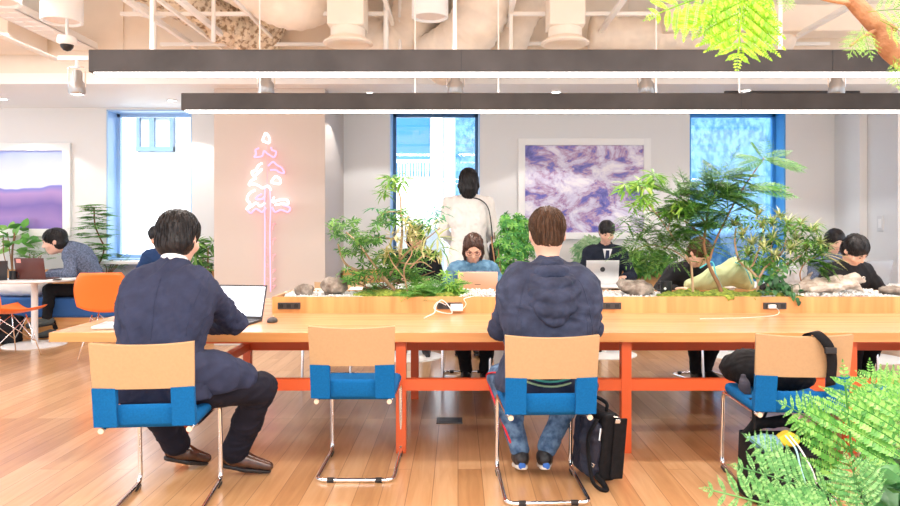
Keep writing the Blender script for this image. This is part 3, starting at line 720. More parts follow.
PX0, PX1, PY0, PY1, PZ = -1.35, 4.6, 5.23, 5.80, .85
pl = thing('tabletop_planter', 'low wooden planter trough along the middle of the communal table', 'planter', (1.6, 5.5, TZ))
MB().lohi((PX0, PY0, TZ), (PX1, PY0+.02, PZ)).lohi((PX0, PY1-.02, TZ), (PX1, PY1, PZ)).lohi((PX0, PY0, TZ), (PX0+.02, PY1, PZ)).lohi((PX1-.02, PY0, TZ), (PX1, PY1, PZ)).build('planter_wall', PLYW, pl)
MB().lohi((PX0+.02, PY0+.02, TZ), (PX1-.02, PY1-.02, PZ-.02)).build('soil', mat('potting_soil', (.10, .06, .035), .95, bump=.8, bscale=60), pl)
SOCK = mat('dark_socket_plastic', (.05, .045, .045), .45)
for px0, px1, lab in ((278, 300.5, 'black socket strip at the left end of the planter'), (437, 462, 'black socket strip with a white adapter plugged in'), (594, 621, 'black socket strip right of the man in the hoodie'), (763, 786, 'black socket strip with a white plug, in front of the variegated plant')):
    a, b = P(px0, 303, PY0), P(px1, 309, PY0)
    t = thing('power_socket_strip', lab, 'power socket', ((a.x+b.x)/2, PY0-.003, b.z))
    MB().lohi((a.x, PY0-.012, b.z), (b.x, PY0-.0005, a.z+.004), bev=.002).build('plate', SOCK, t)
    for k in range(3):
        x = a.x+(b.x-a.x)*(k+.5)/3; MB().lohi((x-.016, PY0-.0145, b.z+.010), (x+.016, PY0-.0115, a.z-.006)).build('socket', BLACKM, t)
gr = Blob(.009)
# gravel, moss
gm = MB(); r_ = random.Random(2)
for px0, px1, hgt in ((285, 362, .012), (455, 500, .030), (500, 660, .014), (757, 900, .030)):
    for i in range(int((px1-px0)*11)):
        px = r_.uniform(px0, px1); Y = r_.uniform(PY0+.03, PY1-.06); mid = 1-abs((px-(px0+px1)/2)/((px1-px0)/2))**3
        s_ = r_.uniform(.007, .014); x = (px-VX)/720*Y
        gm.box((x, Y, PZ-.016+hgt*mid*r_.random()+s_*.3), (s_*1.4, s_*1.2, s_*.9), Euler((r_.random()*3, r_.random()*3, r_.random()*3)).to_matrix())
tag(gm.build('white_gravel', mat('white_pebble', (.70, .69, .67), .6)), 'white gravel scattered along the planter trough', 'gravel', kind='stuff')
def moss(px0, px1, n, seed, lab):
    b_ = Blob(.012); r = random.Random(seed)
    for i in range(n):
        px = px0+(px1-px0)*(i+.5)/n; e_ = math.sin(PI*(i+.5)/n); Y = PY0+.06+r.random()*.34
        b_.ell(((px-VX)/720*Y, Y, PZ-.012), (r.uniform(.05, .09), r.uniform(.05, .08), (.018+.03*r.random())*(.5+.5*e_)), k=.02)
    o = finish(b_.mesh(.008, 90, seed, .005, False), 'moss', MOSS, None, True); return tag(o, lab, 'moss', kind='stuff')
MOSS = mat('moss', (.10, .17, .02), .95, col2=(.42, .50, .07), scale=38, bump=1., bscale=220)
moss(357, 470, 30, 3, 'bright green moss mound under the left plants of the planter'); moss(660, 757, 30, 4, 'yellow-green moss mound under the tall tree of the planter')
moss(744, 802, 12, 6, 'low moss under the variegated plant')

# rocks and driftwood
ROCK = mat('brown_grey_rock', (.13, .10, .08), .9, col2=(.38, .33, .28), scale=14, bump=.9, bscale=26)
def rock(px, py, w_px, h_px, Y, seed, lab):
    c = P(px, py, Y); s_ = 720/Y; b_ = Blob(.008); hw, hh = w_px/2/s_, h_px/2/s_; r = random.Random(seed)
    b_.ell((c.x, Y, c.z), (hw*.85, hw*.7, hh*.9), k=.03)
    for i in range(7): b_.rbox((c.x+r.uniform(-.5, .5)*hw, Y+r.uniform(-.4, .4)*hw, c.z+r.uniform(-.4, .25)*hh), (hw*.42, hw*.38, hh*.5), Euler((r.uniform(-.5, .5), r.uniform(-.5, .5), r.random()*3)).to_matrix(), .012, .02)
    b_.clip((c.x, Y, c.z-hh), (0, 0, -1))
    tag(finish(b_.mesh(.006, 45, seed, .003), 'rock', ROCK, None, True), lab, 'rock')
rock(304, 289.5, 21, 13, 5.42, 1, 'small flat brown rock near the left end of the planter')
rock(333, 285.5, 30, 19, 5.42, 2, 'big rounded brown rock left of the bent tree')
rock(636, 287.5, 40, 15, 5.42, 5, 'wide flat grey-brown rock in front of the silver laptop')
rock(892, 290.5, 26, 9, 5.4, 8, 'low brown rock at the right end of the gravel')
DRIFT = mat('bleached_driftwood', (.30, .23, .18), .85, col2=(.68, .60, .52), scale=7, bump=.5, bscale=40, stretch=(1, 3, 4))
b_ = Blob(.007)
b_.path([P(800, 289, 5.42), P(818, 285, 5.42), P(838, 282, 5.45), P(856, 279, 5.45), P(864, 281, 5.45)], [.030, .050, .048, .036, .014], k=.03)
b_.path([P(812, 290, 5.36), P(835, 287, 5.38), P(856, 286, 5.4), P(863, 291, 5.38)], [.028, .034, .022, .010], k=.03)
b_.path([P(796, 290, 5.4), P(806, 280, 5.44), P(812, 272, 5.45)], [.03, .02, .008], k=.02)
b_.path([P(846, 278, 5.46), P(856, 273, 5.47)], [.02, .006], k=.02)
b_.ell(P(845, 281, 5.33), (.045, .03, .014), op='s', k=.01)
tag(finish(b_.mesh(.006, 40, 9, .002), 'driftwood', DRIFT, None, True), 'pale bleached driftwood lying on the gravel in front of the boy', 'driftwood')

# ---------------------------------------------------------------- cantilever chairs
def make_chair(label):
    t = thing('cantilever_chair', label, 'chair')
    # local: backrest at y=0, seat runs to +y, floor z=0
    hw = .216
    def back(z): return -.02-.055*(z-.46)/.37
    def bent(u, v):   # upper panel, gentle curve and slightly sagging top
        x = (u*2-1)*(hw+.006*v); z = .640+v*(.195+.012*((u*2-1)**2)); return (x, back(z)-.018*(1-(u*2-1)**2)*.8, z)
    MB().grid(bent, 18, 8, -.022).build('backrest', BEIGE, t, smooth=False, sharp=50)
    b = MB()
    def side(s):
        def f(u, v): x = s*(hw+.002)-s*u*.10; z = .468+v*.177; return (x, back(z)-.003, z)
        return f
    b.grid(side(1), 6, 6, .030).grid(side(-1), 6, 6, -.030)
    b.box((0, -.020, .508), (2*hw+.004, .036, .100), Euler((.14, 0, 0)).to_matrix(), bev=.018)
    for s in (-1, 1): b.tube([(s*(hw-.096), -.038, .53), (s*(hw-.096), -.046, .64)], .003, 5)
    b.build('back_cover', BLUEF, t, smooth=False, sharp=50, label='blue wool lower back cover with a window opening')
    MB().box((0, .225, .470), (.43, .47, .055), bev=.024).build('seat', BLUEF, t, smooth=False, sharp=50)
    tube = []
    for s in (-1, 1):
        pts = [(s*.19, -.035, .445), (s*.20, .10, .440), (s*.205, .50, .435), (s*.205, .53, .02), (s*.205, .02, .012)]
        tube.append(pts)
    path = fillet(tube[0] + [(x, y, z) for x, y, z in reversed(tube[1])], .055, 6)
    MB().tube(path, .0115, 10).build('frame', CHROME, t, smooth=True)
    for s in (-1, 1):
        MB().cyl((s*.19, -.05, .445), (s*.19, -.034, .445), .013, n=12).build('end_cap', mat('beige_cap', (.80, .60, .45), .5) if 'beige_cap' not in bpy.data.materials else bpy.data.materials['beige_cap'], t)
        MB().cyl((s*.205, .50, .0125), (s*.205, .44, .0125), .0145, n=12).build('glide', BLACKM, t)
        MB().cyl((s*.11, .02, .0125), (s*.145, .02, .0125), .0145, n=12).build('glide', BLACKM, t)
    return t
ch = make_chair('blue and beige cantilever chair under the man in the dark suit'); ch['group'] = 'cantilever chairs at the near side of the table'
ch.location = (-1.405, 3.27, 0); ch.rotation_euler = (0, 0, math.radians(6))
G1 = 'cantilever chairs at the near side of the table'; G2 = 'cantilever chairs at the far side of the table'
dup(ch, (-.548, 3.80, 0), 0, 'empty blue and beige cantilever chair between the two seated men', G1)
dup(ch, (.44, 3.48, 0), math.radians(2), 'blue and beige cantilever chair under the man in the grey hoodie', G1)
dup(ch, (1.655, 3.52, 0), math.radians(-4), 'blue and beige cantilever chair with a black bag and a strap over its back', G1)
dup(ch, (2.43, 3.50, 0), math.radians(-3), 'cantilever chair cut off by the frame, rightmost on the near side', G1)
dup(ch, (.07, 6.73, 0), PI, 'cantilever chair under the woman with glasses across the table', G2)
dup(ch, (-1.12, 6.65, 0), PI, 'empty cantilever chair across the table beside the neon column', G2)
dup(ch, (2.16, 6.70, 0), PI+.25, 'cantilever chair under the person in the black jacket', G2)
dup(ch, (3.45, 6.72, 0), PI-.1, 'cantilever chair under the boy in the black tee', G2)

# floor sockets
for px, lab in ((449.5, 'dark floor socket plate under the table between the two men'), (767, 'dark floor socket plate under the table behind the black tote')):
    c = P(px, 420.5, 5.04); t = thing('floor_socket', lab, 'floor socket', (c.x, c.y, 0))
    MB().lohi((c.x-.09, c.y-.075, 0), (c.x+.09, c.y+.075, .006), bev=.002).build('plate', mat('floor_box', (.06, .065, .07), .4), t)
    MB().lohi((c.x-.07, c.y-.055, .006), (c.x+.07, c.y+.055, .008)).build('lid', BLACKM, t)

# ---------------------------------------------------------------- round tables and shell chairs
def round_table(label, x, y):
    t = thing('round_table', label, 'table', (x, y, 0))
    MB().lathe([(.001, .735), (.40, .735), (.43, .745), (.43, .758), (.42, .762), (.001, .762)], (x, y, 0), 48).build('tabletop', WHITE, t, smooth=False, sharp=30)
    MB().cyl((x, y, .015), (x, y, .737), .036, n=20).build('stem', WHITE, t, smooth=False, sharp=30)
    MB().lathe([(.001, .03), (.06, .028), (.32, .014), (.335, .008), (.335, 0), (.001, 0)], (x, y, 0), 48).build('base', WHITE, t, smooth=False, sharp=30)
    return t
rt = round_table('white round pedestal table in front of the woman on the bench', -4.88, 8.30)
GR = 'white round pedestal tables'; rt['group'] = GR
for x, y, lb in ((.60, 7.72, 'behind the hooded man, seen under the tabletop'), (1.57, 7.70, 'in front of the man with silver laptop'), (2.92, 7.70, 'behind the person in the black jacket'), (4.25, 7.45, 'behind the boy in the black tee'), (-.5, 7.55, 'behind the bent tree of the planter')):
    dup(rt, (x, y, 0), 0, 'white round pedestal table %s' % lb, GR)
def shell_chair(label, cat='chair'):
    t = thing('shell_chair', label, cat, group='orange shell chairs')
    def sh(u, v):   # u across, v from front edge of the seat over the bottom to the top of the back
        a = u*2-1; 
        if v < .5: q = v/.5; y = .24-.42*q; z = .445-.035*math.sin(PI*q*.9)+.0; wd = .235-.01*q
        else: q = (v-.5)/.5; y = -.18-.12*q-.03*q*q; z = .43+.37*q; wd = .225+.02*math.sin(PI*q)-.05*q**4
        z += .055*abs(a)**2.4*(1 if v < .5 else (1-q)*1.0); y += (.07*abs(a)**2*(q if v >= .5 else 0))
        if v < .5: z -= .02*(1-q)**2
        return (a*wd, y, z)
    MB().grid(sh, 16, 24, .006).build('shell', SHELLO, t, smooth=True)
    lg = [(-.2, .2), (.2, .2), (-.2, -.22), (.2, -.22)]
    for x, y in lg: MB().tube([(x*.55, y*.55, .40), (x, y, .008)], .006, 6).build('leg', CHROME, t, smooth=True)
    w_ = MB()
    for i in range(4):
        a = lg[[0, 1, 3, 2][i]]; b = lg[[1, 3, 2, 0][i]]
        w_.tube([(a[0]*.6, a[1]*.6, .38), (b[0]*.85, b[1]*.85, .14)], .004, 5); w_.tube([(b[0]*.6, b[1]*.6, .38), (a[0]*.85, a[1]*.85, .14)], .004, 5)
    w_.build('wire_bracing', CHROME, t, smooth=True)
    return t
s1 = shell_chair('orange plastic shell chair at the left edge by the round table'); s1.scale = (1.12, 1.12, 1.12); s1.location = (-4.70, 7.50, 0); s1.rotation_euler = (0, 0, math.radians(-28))
dup(s1, (-3.70, 7.62, 0), math.radians(12), 'orange plastic shell chair seen from behind, beside the man in the dark suit')
# ---------------------------------------------------------------- people
SKIN = mat('skin', (.78, .46, .34), .5, var=.05, scale=20); SKIN2 = mat('skin_warm', (.80, .48, .36), .5, var=.06, scale=20)
def hairmat(name, c1, c2, rough=.32):
    m, N, L, B = newmat(name); tc = N.new('ShaderNodeTexCoord'); mp = N.new('ShaderNodeMapping'); mp.inputs['Scale'].default_value = (140, 140, 14); L.new(tc.outputs['Object'], mp.inputs[0])
    n = N.new('ShaderNodeTexNoise'); n.inputs['Scale'].default_value = 1; n.inputs['Detail'].default_value = 3; L.new(mp.outputs[0], n.inputs['Vector'])
    r = N.new('ShaderNodeValToRGB'); r.color_ramp.elements[0].color = (*c1, 1); r.color_ramp.elements[1].color = (*c2, 1); r.color_ramp.elements[0].position = .35; r.color_ramp.elements[1].position = .7
    L.new(n.outputs[0], r.inputs[0]); L.new(r.outputs[0], B.inputs['Base Color']); B.inputs['Roughness'].default_value = rough; B.inputs['Specular IOR Level'].default_value = .32
    b = N.new('ShaderNodeBump'); b.inputs['Strength'].default_value = .6; b.inputs['Distance'].default_value = .006; L.new(n.outputs[0], b.inputs['Height']); L.new(b.outputs[0], B.inputs['Normal'])
    return m
HAIRK = hairmat('black_hair', (.008, .007, .008), (.024, .020, .021), .42); HAIRB = hairmat('brown_hair', (.035, .016, .008), (.12, .060, .032), .6)
def cloth(name, c, rough=.85, var=.12, bump=.25, scale=14, sheen=0.): return mat(name, c, rough, var=var, scale=scale, bump=bump, bscale=300, sheen=sheen, spec=.2)
SUIT = cloth('navy_suit_wool', (.032, .040, .082)); TROU = cloth('charcoal_trousers', (.012, .012, .022)); HOOD = cloth('slate_jersey', (.040, .050, .092), var=.25)
DENIM = mat('denim', (.03, .075, .17), .85, col2=(.13, .23, .38), scale=26, bump=.3, bscale=260); DENIML = mat('light_denim', (.04, .12, .22), .85, col2=(.12, .25, .38), scale=20, bump=.3, bscale=260)
BLKC = cloth('black_cotton', (.015, .015, .018)); WHTC = cloth('white_cotton', (.74, .71, .68), var=.04); GREYC = cloth('grey_blue_tweed', (.13, .16, .24), var=.4, scale=60)
WSHIRT = cloth('white_shirt', (.85, .85, .88), var=.02)
BROWNL = mat('brown_leather', (.07, .028, .018), .22, var=.3, scale=20, coat=.4); EYEW = mat('eye', (.02, .015, .012), .15); LIP = mat('lips', (.55, .22, .19), .5)

def ik(a, c, l1, l2, hint):
    a, c, hint = V(a), V(c), V(hint); d = c-a; D = d.length
    if D > (l1+l2)*.995: f = D/((l1+l2)*.995); l1 *= f; l2 *= f
    D = max(D, abs(l1-l2)+.01); u = d.normalized(); x = (l1*l1-l2*l2+D*D)/(2*D); h = math.sqrt(max(l1*l1-x*x, 1e-6))
    n = hint-u*hint.dot(u); n.normalize(); return a+u*x+n*h
def hframe(fwd, up):
    f = V(fwd).normalized(); r = f.cross(V(up)).normalized(); u = r.cross(f).normalized()
    return Matrix((r, f, u)).transposed()      # columns right, forward, up

def add_head(b, H, R, sc=1., ear=True):
    g = lambda x, y, z: tuple(V(H)+R @ V((x, y, z))*sc)
    s = lambda *r: tuple(q*sc for q in r)
    b.ell(g(0, -.012, .028), s(.076, .096, .086), R, k=.02); b.ell(g(0, .025, -.030), s(.060, .070, .090), R, k=.035)
    b.ell(g(0, .058, -.088), s(.026, .024, .022), R, k=.035); b.ell(g(0, -.03, -.03), s(.066, .075, .07), R, k=.03)
    b.cap(g(0, .088, .012), g(0, .107, -.026), .007*sc, .0125*sc, k=.012)
    for e in (-1, 1):
        b.ell(g(e*.014, .098, -.030), s(.008, .009, .007), R, k=.008)
        b.ell(g(e*.031, .094, .010), s(.017, .014, .011), R, k=.014, op='s')
        b.ell(g(e*.031, .080, .009), s(.0135, .0125, .0115), R, k=.004)
        b.cap(g(e*.016, .092, .028), g(e*.046, .080, .028), .006*sc, .005*sc, k=.012)
        b.ell(g(e*.045, .060, -.030), s(.022, .022, .022), R, k=.03)
        if ear:
            b.ell(g(e*.077, -.008, -.008), s(.010, .020, .031), R @ Euler((-.15, 0, e*.25)).to_matrix(), k=.008); b.ell(g(e*.088, .000, -.006), s(.007, .010, .018), R, k=.004, op='s')
    b.cap(g(-.020, .087, -.060), g(.020, .087, -.060), .0065*sc, k=.008); b.cap(g(-.015, .086, -.070), g(.015, .086, -.070), .007*sc, k=.008)
def add_hand(b, wr, d, nrm, side, sc=1., curl=.5):
    """wr wrist, d pointing direction, nrm back of the hand; side = +1 right (thumb towards -x of a palm-down hand)"""
    wr, d, nrm = V(wr), V(d).normalized(), V(nrm).normalized(); s = d.cross(nrm).normalized()*(1 if side > 0 else -1); nrm = s.cross(d).normalized()*(1 if side > 0 else -1)
    pc = lambda u, v, w_: tuple(wr+(d*u+s*v+nrm*w_)*sc)
    for v0, v1 in ((-.020, -.030), (-.008, -.011), (.006, .010), (.018, .028)): b.cap(pc(.012, v0*.8, 0), pc(.085, v1, 0), .0145*sc, .0115*sc, k=.010)
    for i, (v, L) in enumerate(((-.031, .068), (-.011, .076), (.010, .071), (.030, .056))):
        c1 = curl*.45; c2 = curl*1.15; c3 = curl*1.7; p = V(pc(.088, v, 0)); r = .0088*sc
        for q, (ln, a) in enumerate(((.46, c1), (.30, c2), (.24, c3))):
            e = p+(d*math.cos(a)-nrm*math.sin(a)+s*v*1.2)*L*ln*sc; b.cap(tuple(p), tuple(e), r, r*.92, k=.002); p = e; r *= .92
    p = V(pc(.022, -.026, -.004)); q = p+(d*.75-s*.75-nrm*.25).normalized()*.036*sc; e = q+(d*.95-s*.30-nrm*.25).normalized()*.030*sc; z = e+(d*1.0-s*.05-nrm*.3).normalized()*.024*sc
    b.cap(tuple(p), tuple(q), .0145*sc, .0115*sc, k=.010); b.cap(tuple(q), tuple(e), .0105*sc, .0098*sc, k=.003); b.cap(tuple(e), tuple(z), .0098*sc, .0085*sc, k=.002)

def torso(b, J, g=0., t0=-.05, t1=1., bw=1., k=.05, skirt=0.):
    P0, P1 = V(J['pel']), V(J['neck']); up = P1-P0; r = (V(J['shR'])-V(J['shL'])).normalized(); r = (r-up.normalized()*r.dot(up.normalized())).normalized()
    f = up.normalized().cross(r).normalized(); bend = J.get('bend', .03)
    prof = [(-.08, .100, .112), (.08, .088, .108), (.24, .072, .100), (.42, .078, .104), (.60, .096, .112), (.76, .110, .106), (.88, .105, .085)]
    for t, w_, rr in prof:
        if t < t0 or t > t1: continue
        c = P0+up*t-f*bend*math.sin(PI*min(max(t, 0), 1)); w2 = w_*bw; rr = rr*(.5+.5*bw)+g+(skirt*(1-t*3) if t < .3 and skirt else 0)
        b.cap(tuple(c-r*w2), tuple(c+r*w2), rr, k=k)
    for s in ('L', 'R'):
        sh = V(J['sh'+s]); b.cap(tuple(P0+up*.86), tuple(sh), .070+g, .058*(.5+.5*bw)+g, k=k)
    b.cap(tuple(P0+up*.86), tuple(P1+up.normalized()*.01), .075+g, .058+g*.6, k=k)
    return r, f
def hair(name, H, R, style, m, root, sc=1., seed=1, n=260, h=.0055):
    g = lambda x, y, z: tuple(V(H)+R @ V((x, y, z))*sc)
    s = lambda *r: tuple(q*sc for q in r)
    b = Blob(h*sc)
    if style == 'short':
        b.ell(g(0, -.016, .038), s(.086, .104, .090), R, k=.01); b.ell(g(0, -.045, -.020), s(.070, .066, .070), R, k=.02)
        b.ell(g(0, .098, -.040), s(.085, .072, .085), R, k=.008, op='s')
        for e in (-1, 1): b.ell(g(e*.108, -.040, -.062), s(.042, .065, .046), R, k=.012, op='s'); b.ell(g(e*.095, .02, -.055), s(.035, .05, .06), R, k=.008, op='s'); b.ell(g(e*.094, -.004, -.022), s(.026, .032, .046), R, k=.006, op='s')
        b.clip(g(0, -.06, -.060), tuple(R @ V((0, .35, -1))))
    elif style == 'straight':   # fuller, with a fringe and covered ears
        b.ell(g(0, -.014, .034), s(.089, .108, .093), R, k=.01); b.ell(g(0, -.038, -.030), s(.083, .076, .075), R, k=.02)
        b.ell(g(0, .108, -.045), s(.080, .066, .092), R, k=.008, op='s'); b.clip(g(0, -.06, -.105), tuple(R @ V((0, .3, -1))))
        for e in (-1, 1): b.ell(g(e*.112, -.045, -.088), s(.042, .065, .046), R, k=.012, op='s'); b.ell(g(e*.098, .03, -.07), s(.035, .05, .055), R, k=.008, op='s'); b.ell(g(e*.096, .002, -.030), s(.022, .030, .038), R, k=.006, op='s')
    elif style == 'bob':
        b.ell(g(0, -.014, .034), s(.094, .110, .096), R, k=.01); b.path([g(0, -.05, .0), g(0, -.055, -.10), g(0, -.05, -.15)], [.09*sc, .085*sc, .075*sc], k=.02)
        for e in (-1, 1): b.path([g(e*.07, -.01, .02), g(e*.082, .0, -.06), g(e*.074, .01, -.13)], [.03*sc, .026*sc, .018*sc], k=.02)
        b.ell(g(0, .105, -.045), s(.070, .058, .100), R, k=.006, op='s')
    elif style == 'tied':
        b.ell(g(0, -.016, .034), s(.087, .106, .090), R, k=.01); b.ell(g(0, -.05, -.03), s(.07, .065, .07), R, k=.02)
        for e in (-1, 1): b.path([g(e*.072, .03, .03), g(e*.080, .02, -.05), g(e*.070, .03, -.12)], [.020*sc, .018*sc, .010*sc], k=.015)
        b.ell(g(0, .108, -.018), s(.072, .070, .098), R, k=.006, op='s'); b.clip(g(0, -.06, -.15), tuple(R @ V((0, .2, -1))))
    me = b.mesh(.0018, 150, seed, .0012, False)
    # strands that follow the scalp
    co = np.empty(len(me.vertices)*3, np.float32); me.vertices.foreach_get('co', co); co = co.reshape(-1, 3); nr = np.empty(len(me.vertices)*3, np.float32); me.vertices.foreach_get('normal', nr); nr = nr.reshape(-1, 3)
    mb = MB(); r = random.Random(seed); Ri = R.transposed(); crown = V(g(.0, -.045, .125)); ids = [r.randrange(len(co)) for _ in range(n)]
    from mathutils.kdtree import KDTree
    kd = KDTree(len(co)); [kd.insert(V(c), i) for i, c in enumerate(co)]; kd.balance()
    for i in ids:
        p = V(co[i].tolist()); nn = V(nr[i].tolist()); l = Ri @ (p-V(H))
        if (l.y > .05*sc and l.z < .03*sc) or (style != 'bob' and l.z < -.015*sc): continue
        pts = []; q = p.copy()
        for k in range(6):
            pts.append(q+nn*.0022*sc*(1.3-.15*k)); d = q-crown; d = d-nn*d.dot(nn); d = d.normalized()+V((r.uniform(-.15, .15), r.uniform(-.15, .15), -.35)); d = (d-nn*d.dot(nn)).normalized()
            q = q+d*.010*sc; c_, j, _ = kd.find(q); nn = V(nr[j].tolist()); q = c_ if k < 4 or style in ('short',) else q
        mb.tube(pts, [.0014*sc, .0030*sc, .0034*sc, .0028*sc, .0018*sc, .0004*sc], 4, flat=.5)
    bm = bmesh.new(); bm.from_mesh(me); t_ = bpy.data.meshes.new('t'); t_.from_pydata(mb.v, [], mb.f); bm.from_mesh(t_); bm.to_mesh(me); bm.free(); bpy.data.meshes.remove(t_)
    return finish(me, name, m, root, True)

def person(label, J, top, bottom, shoes, hairstyle, hm, fwd, hup=(0, 0, 1), hr=.010, cr=.011, bw=1., hs=1., top_name='shirt', skin=SKIN, tg=.014, sleeves=1., legs=True, hem=None, seed=1, group=None, shoe_dir=None, skirt=0., wr=.006, hands=True, hair_n=200, ear=True, curl=.5, hnrm=None, tw=0.):
    root = thing('person', label, 'person', (J['pel'][0], J['pel'][1], 0), group)
    H = V(J['head']); R = hframe(fwd, hup); rt = (V(J['shR'])-V(J['shL'])).normalized()
    b = Blob(hr); torso(b, J, 0, bw=bw)
    b.cap(tuple(V(J['neck'])-(V(J['neck'])-V(J['pel'])).normalized()*.03), tuple(H+R @ V((0, -.02, -.06))*hs), .056, .052*hs, k=.025); add_head(b, H, R, hs, ear)
    for s in 'LR':
        sh, el, wr_ = J['sh'+s], J['el'+s], J['wr'+s]; b.path([sh, el, wr_], [.050, .038, .026], k=.02)
        if hands:
            d = (V(J['hd'+s])-V(wr_)) if 'hd'+s in J else (V(wr_)-V(el)); d.z *= .5 if 'hd'+s not in J else 1
            add_hand(b, wr_, d, V((0, 0, 1)), 1 if s == 'R' else -1, .96, curl)
        if legs:
            b.path([J['hip'+s], J['kn'+s], J['an'+s]], [.078, .052, .036], k=.03); an = V(J['an'+s]); td = V(J['to'+s])-an
            b.cap(tuple(an), tuple(an+td*.75+V((0, 0, .0))), .030, .014, k=.02)
    finish(b.mesh(), 'body', skin, root, True)
    # upper garment
    c = Blob(cr); torso(c, J, tg, bw=bw, t0=-.2, skirt=skirt)
    for s in 'LR':
        sh, el, wr_ = V(J['sh'+s]), V(J['el'+s]), V(J['wr'+s])
        if sleeves >= 1: c.path([sh, el, el.lerp(wr_, sleeves-.03 if sleeves <= 1 else .97)], [.058+tg, .046+tg, .036+tg*.8], k=.02)
        else: c.path([sh, sh.lerp(el, sleeves)], [.058+tg, .052+tg], k=.02)
    nk = V(J['neck']); upv = (H-nk).normalized(); fr = R @ V((0, 1, 0)); fr.z = 0; fr.normalize()
    c.cap(tuple(nk-upv*.03), tuple(nk+upv*.030), .080, .066, k=.05); c.cap(tuple(nk+upv*.03-fr*.0), tuple(nk+upv*.14), .056, .06, k=.004, op='s')
    if legs and abs(J['pel'][2]-.56) < .15: c.clip((0, 0, J['pel'][2]-.045), (0, 0, -1))
    top_o = finish(c.mesh(wr, 26, seed, wr*.35), top_name, top, root, True)
    if legs:
        t = Blob(cr); pel = V(J['pel'])
        for s in 'LR':
            an = V(J['an'+s]); kn = V(J['kn'+s]); t.path([J['hip'+s], kn, kn.lerp(an, .5), kn.lerp(an, .93)], [.093+tw*.5, .072+tw*.6, .062+tw, .056+tw*1.4], k=.03)
        t.cap(tuple(pel-rt*.09), tuple(pel+rt*.09), .118, k=.04)
        finish(t.mesh(.005, 30, seed+3, .0016), 'trousers', bottom, root, True)
        for s in 'LR':
            an = V(J['an'+s]); to = V(J['to'+s]); dd = to-an; d = V((dd.x, dd.y, 0)).normalized() if shoe_dir is None else V(shoe_dir); sb = Blob(.0075); heel = an-dd.normalized()*.045+V((0, 0, -.045)); tip = V(J['to'+s])
            sb.path([tuple(heel+V((0, 0, .01))), tuple(heel.lerp(tip, .45)+V((0, 0, .012))), tuple(tip)], [.036, .042, .026], k=.02); sb.cap(tuple(an+V((0, 0, -.03))), tuple(an+V((0, 0, .0))), .042, .040, k=.02)
            u = (tip-heel).normalized(); side = u.cross(V((0, 0, 1))).normalized(); n_ = side.cross(u).normalized()
            if n_.z < 0: n_ = -n_
            sb.clip(tuple(heel-n_*.030), tuple(-n_))
            so = finish(sb.mesh(), 'shoe', shoes[0], root, True)
            s2 = Blob(.006); s2.path([tuple(heel-n_*.026), tuple(heel.lerp(tip, .5)-n_*.026), tuple(tip-n_*.018)], [.031, .038, .022], k=.02)
            s2.clip(tuple(heel-n_*.022), tuple(n_)); s2.clip(tuple(heel-n_*.044), tuple(-n_)); finish(s2.mesh(), 'sole', shoes[1], so, True)
    hair('hair', H, R, hairstyle, hm, root, hs, seed, hair_n)
    e = MB()
    for q in (-1, 1): e.ell(tuple(H+R @ V((q*.031, .0865, .009))*hs), (.0085*hs, .0075*hs, .0065*hs), R, 10)
    e.build('eyes', EYEW, root, smooth=True); l = MB(); l.tube([H+R @ V((x, .0925-abs(x)*.15, -.064))*hs for x in (-.022, -.011, 0, .011, .022)], [.002, .004, .0045, .004, .002], 6, flat=.8); l.build('lips', LIP, root, smooth=True)
    bw_ = MB()
    for q in (-1, 1): bw_.tube([H+R @ V((q*x, y, z))*hs for x, y, z in ((.016, .0965, .028), (.032, .092, .033), (.048, .078, .028))], [.002, .003, .0012], 5)
    bw_.build('eyebrows', HAIRK if hm == HAIRK else HAIRB, root, smooth=True)
    return root, R, H

def pose(x, y, yaw, lean=.25, hlean=.35, turn=0., seat=.56, sw=.17, hands=((.16, .50, .80), (-.16, .50, .80)), sc=1., tor=.52, feet=((.12, .50, .09), (-.12, .50, .09)), hh=.195, stand=False):
    """seated pose in local coordinates (facing +y, right = +x) turned by yaw; returns joints and the head direction"""
    M_ = Matrix.Translation((x, y, 0)) @ Matrix.Rotation(yaw, 4, 'Z')
    J = {}; pel = V((0, 0, seat)); up = V((0, math.sin(lean), math.cos(lean))); neck = pel+up*tor*sc
    J['pel'] = pel; J['neck'] = neck; hd = V((math.sin(turn)*.3, math.sin(lean+.35*hlean), math.cos(lean+.35*hlean))).normalized(); J['head'] = neck+hd*hh*sc
    for s, q, h in (('R', 1, hands[0]), ('L', -1, hands[1])):
        J['sh'+s] = pel+up*tor*.9*sc+V((q*sw*sc, 0, 0)); J['wr'+s] = V(h); J['el'+s] = ik(J['sh'+s], h, .29*sc, .26*sc, (q*.8, -.5, -1))
        f = V(feet[0] if q > 0 else feet[1]); J['hip'+s] = pel+V((q*.09*sc, 0, 0)); J['an'+s] = f; J['kn'+s] = ik(J['hip'+s], f, .43*sc, .42*sc, (q*.15, 1, .6) if not stand else (0, 1, 0)); J['to'+s] = f+V((q*.03, .17, -.06 if f.z > .07 else -.04))
    R3 = M_.to_3x3(); J = {k: tuple(M_ @ v) for k, v in J.items()}
    f = R3 @ (Matrix.Rotation(turn, 3, 'Z') @ V((0, math.cos(hlean+lean*.3), -math.sin(hlean+lean*.3))))
    u = R3 @ V((0, math.sin(hlean), math.cos(hlean)))
    return J, f, u

from mathutils.bvhtree import BVHTree
def seam(mb, o, xz, r=.0026):
    # sewn seam following the back of a garment
    me = o.data; tr = BVHTree.FromPolygons([v.co for v in me.vertices], [p.vertices for p in me.polygons]); w0 = WLOC[o.name]; pts = []
    for x, z in xz:
        h = tr.ray_cast(V((x, 2.5, z))-w0, V((0, 1, 0)))[0]
        if h is not None: pts.append(h+w0)
    if len(pts) > 3: mb.tube(pts, r, 5)
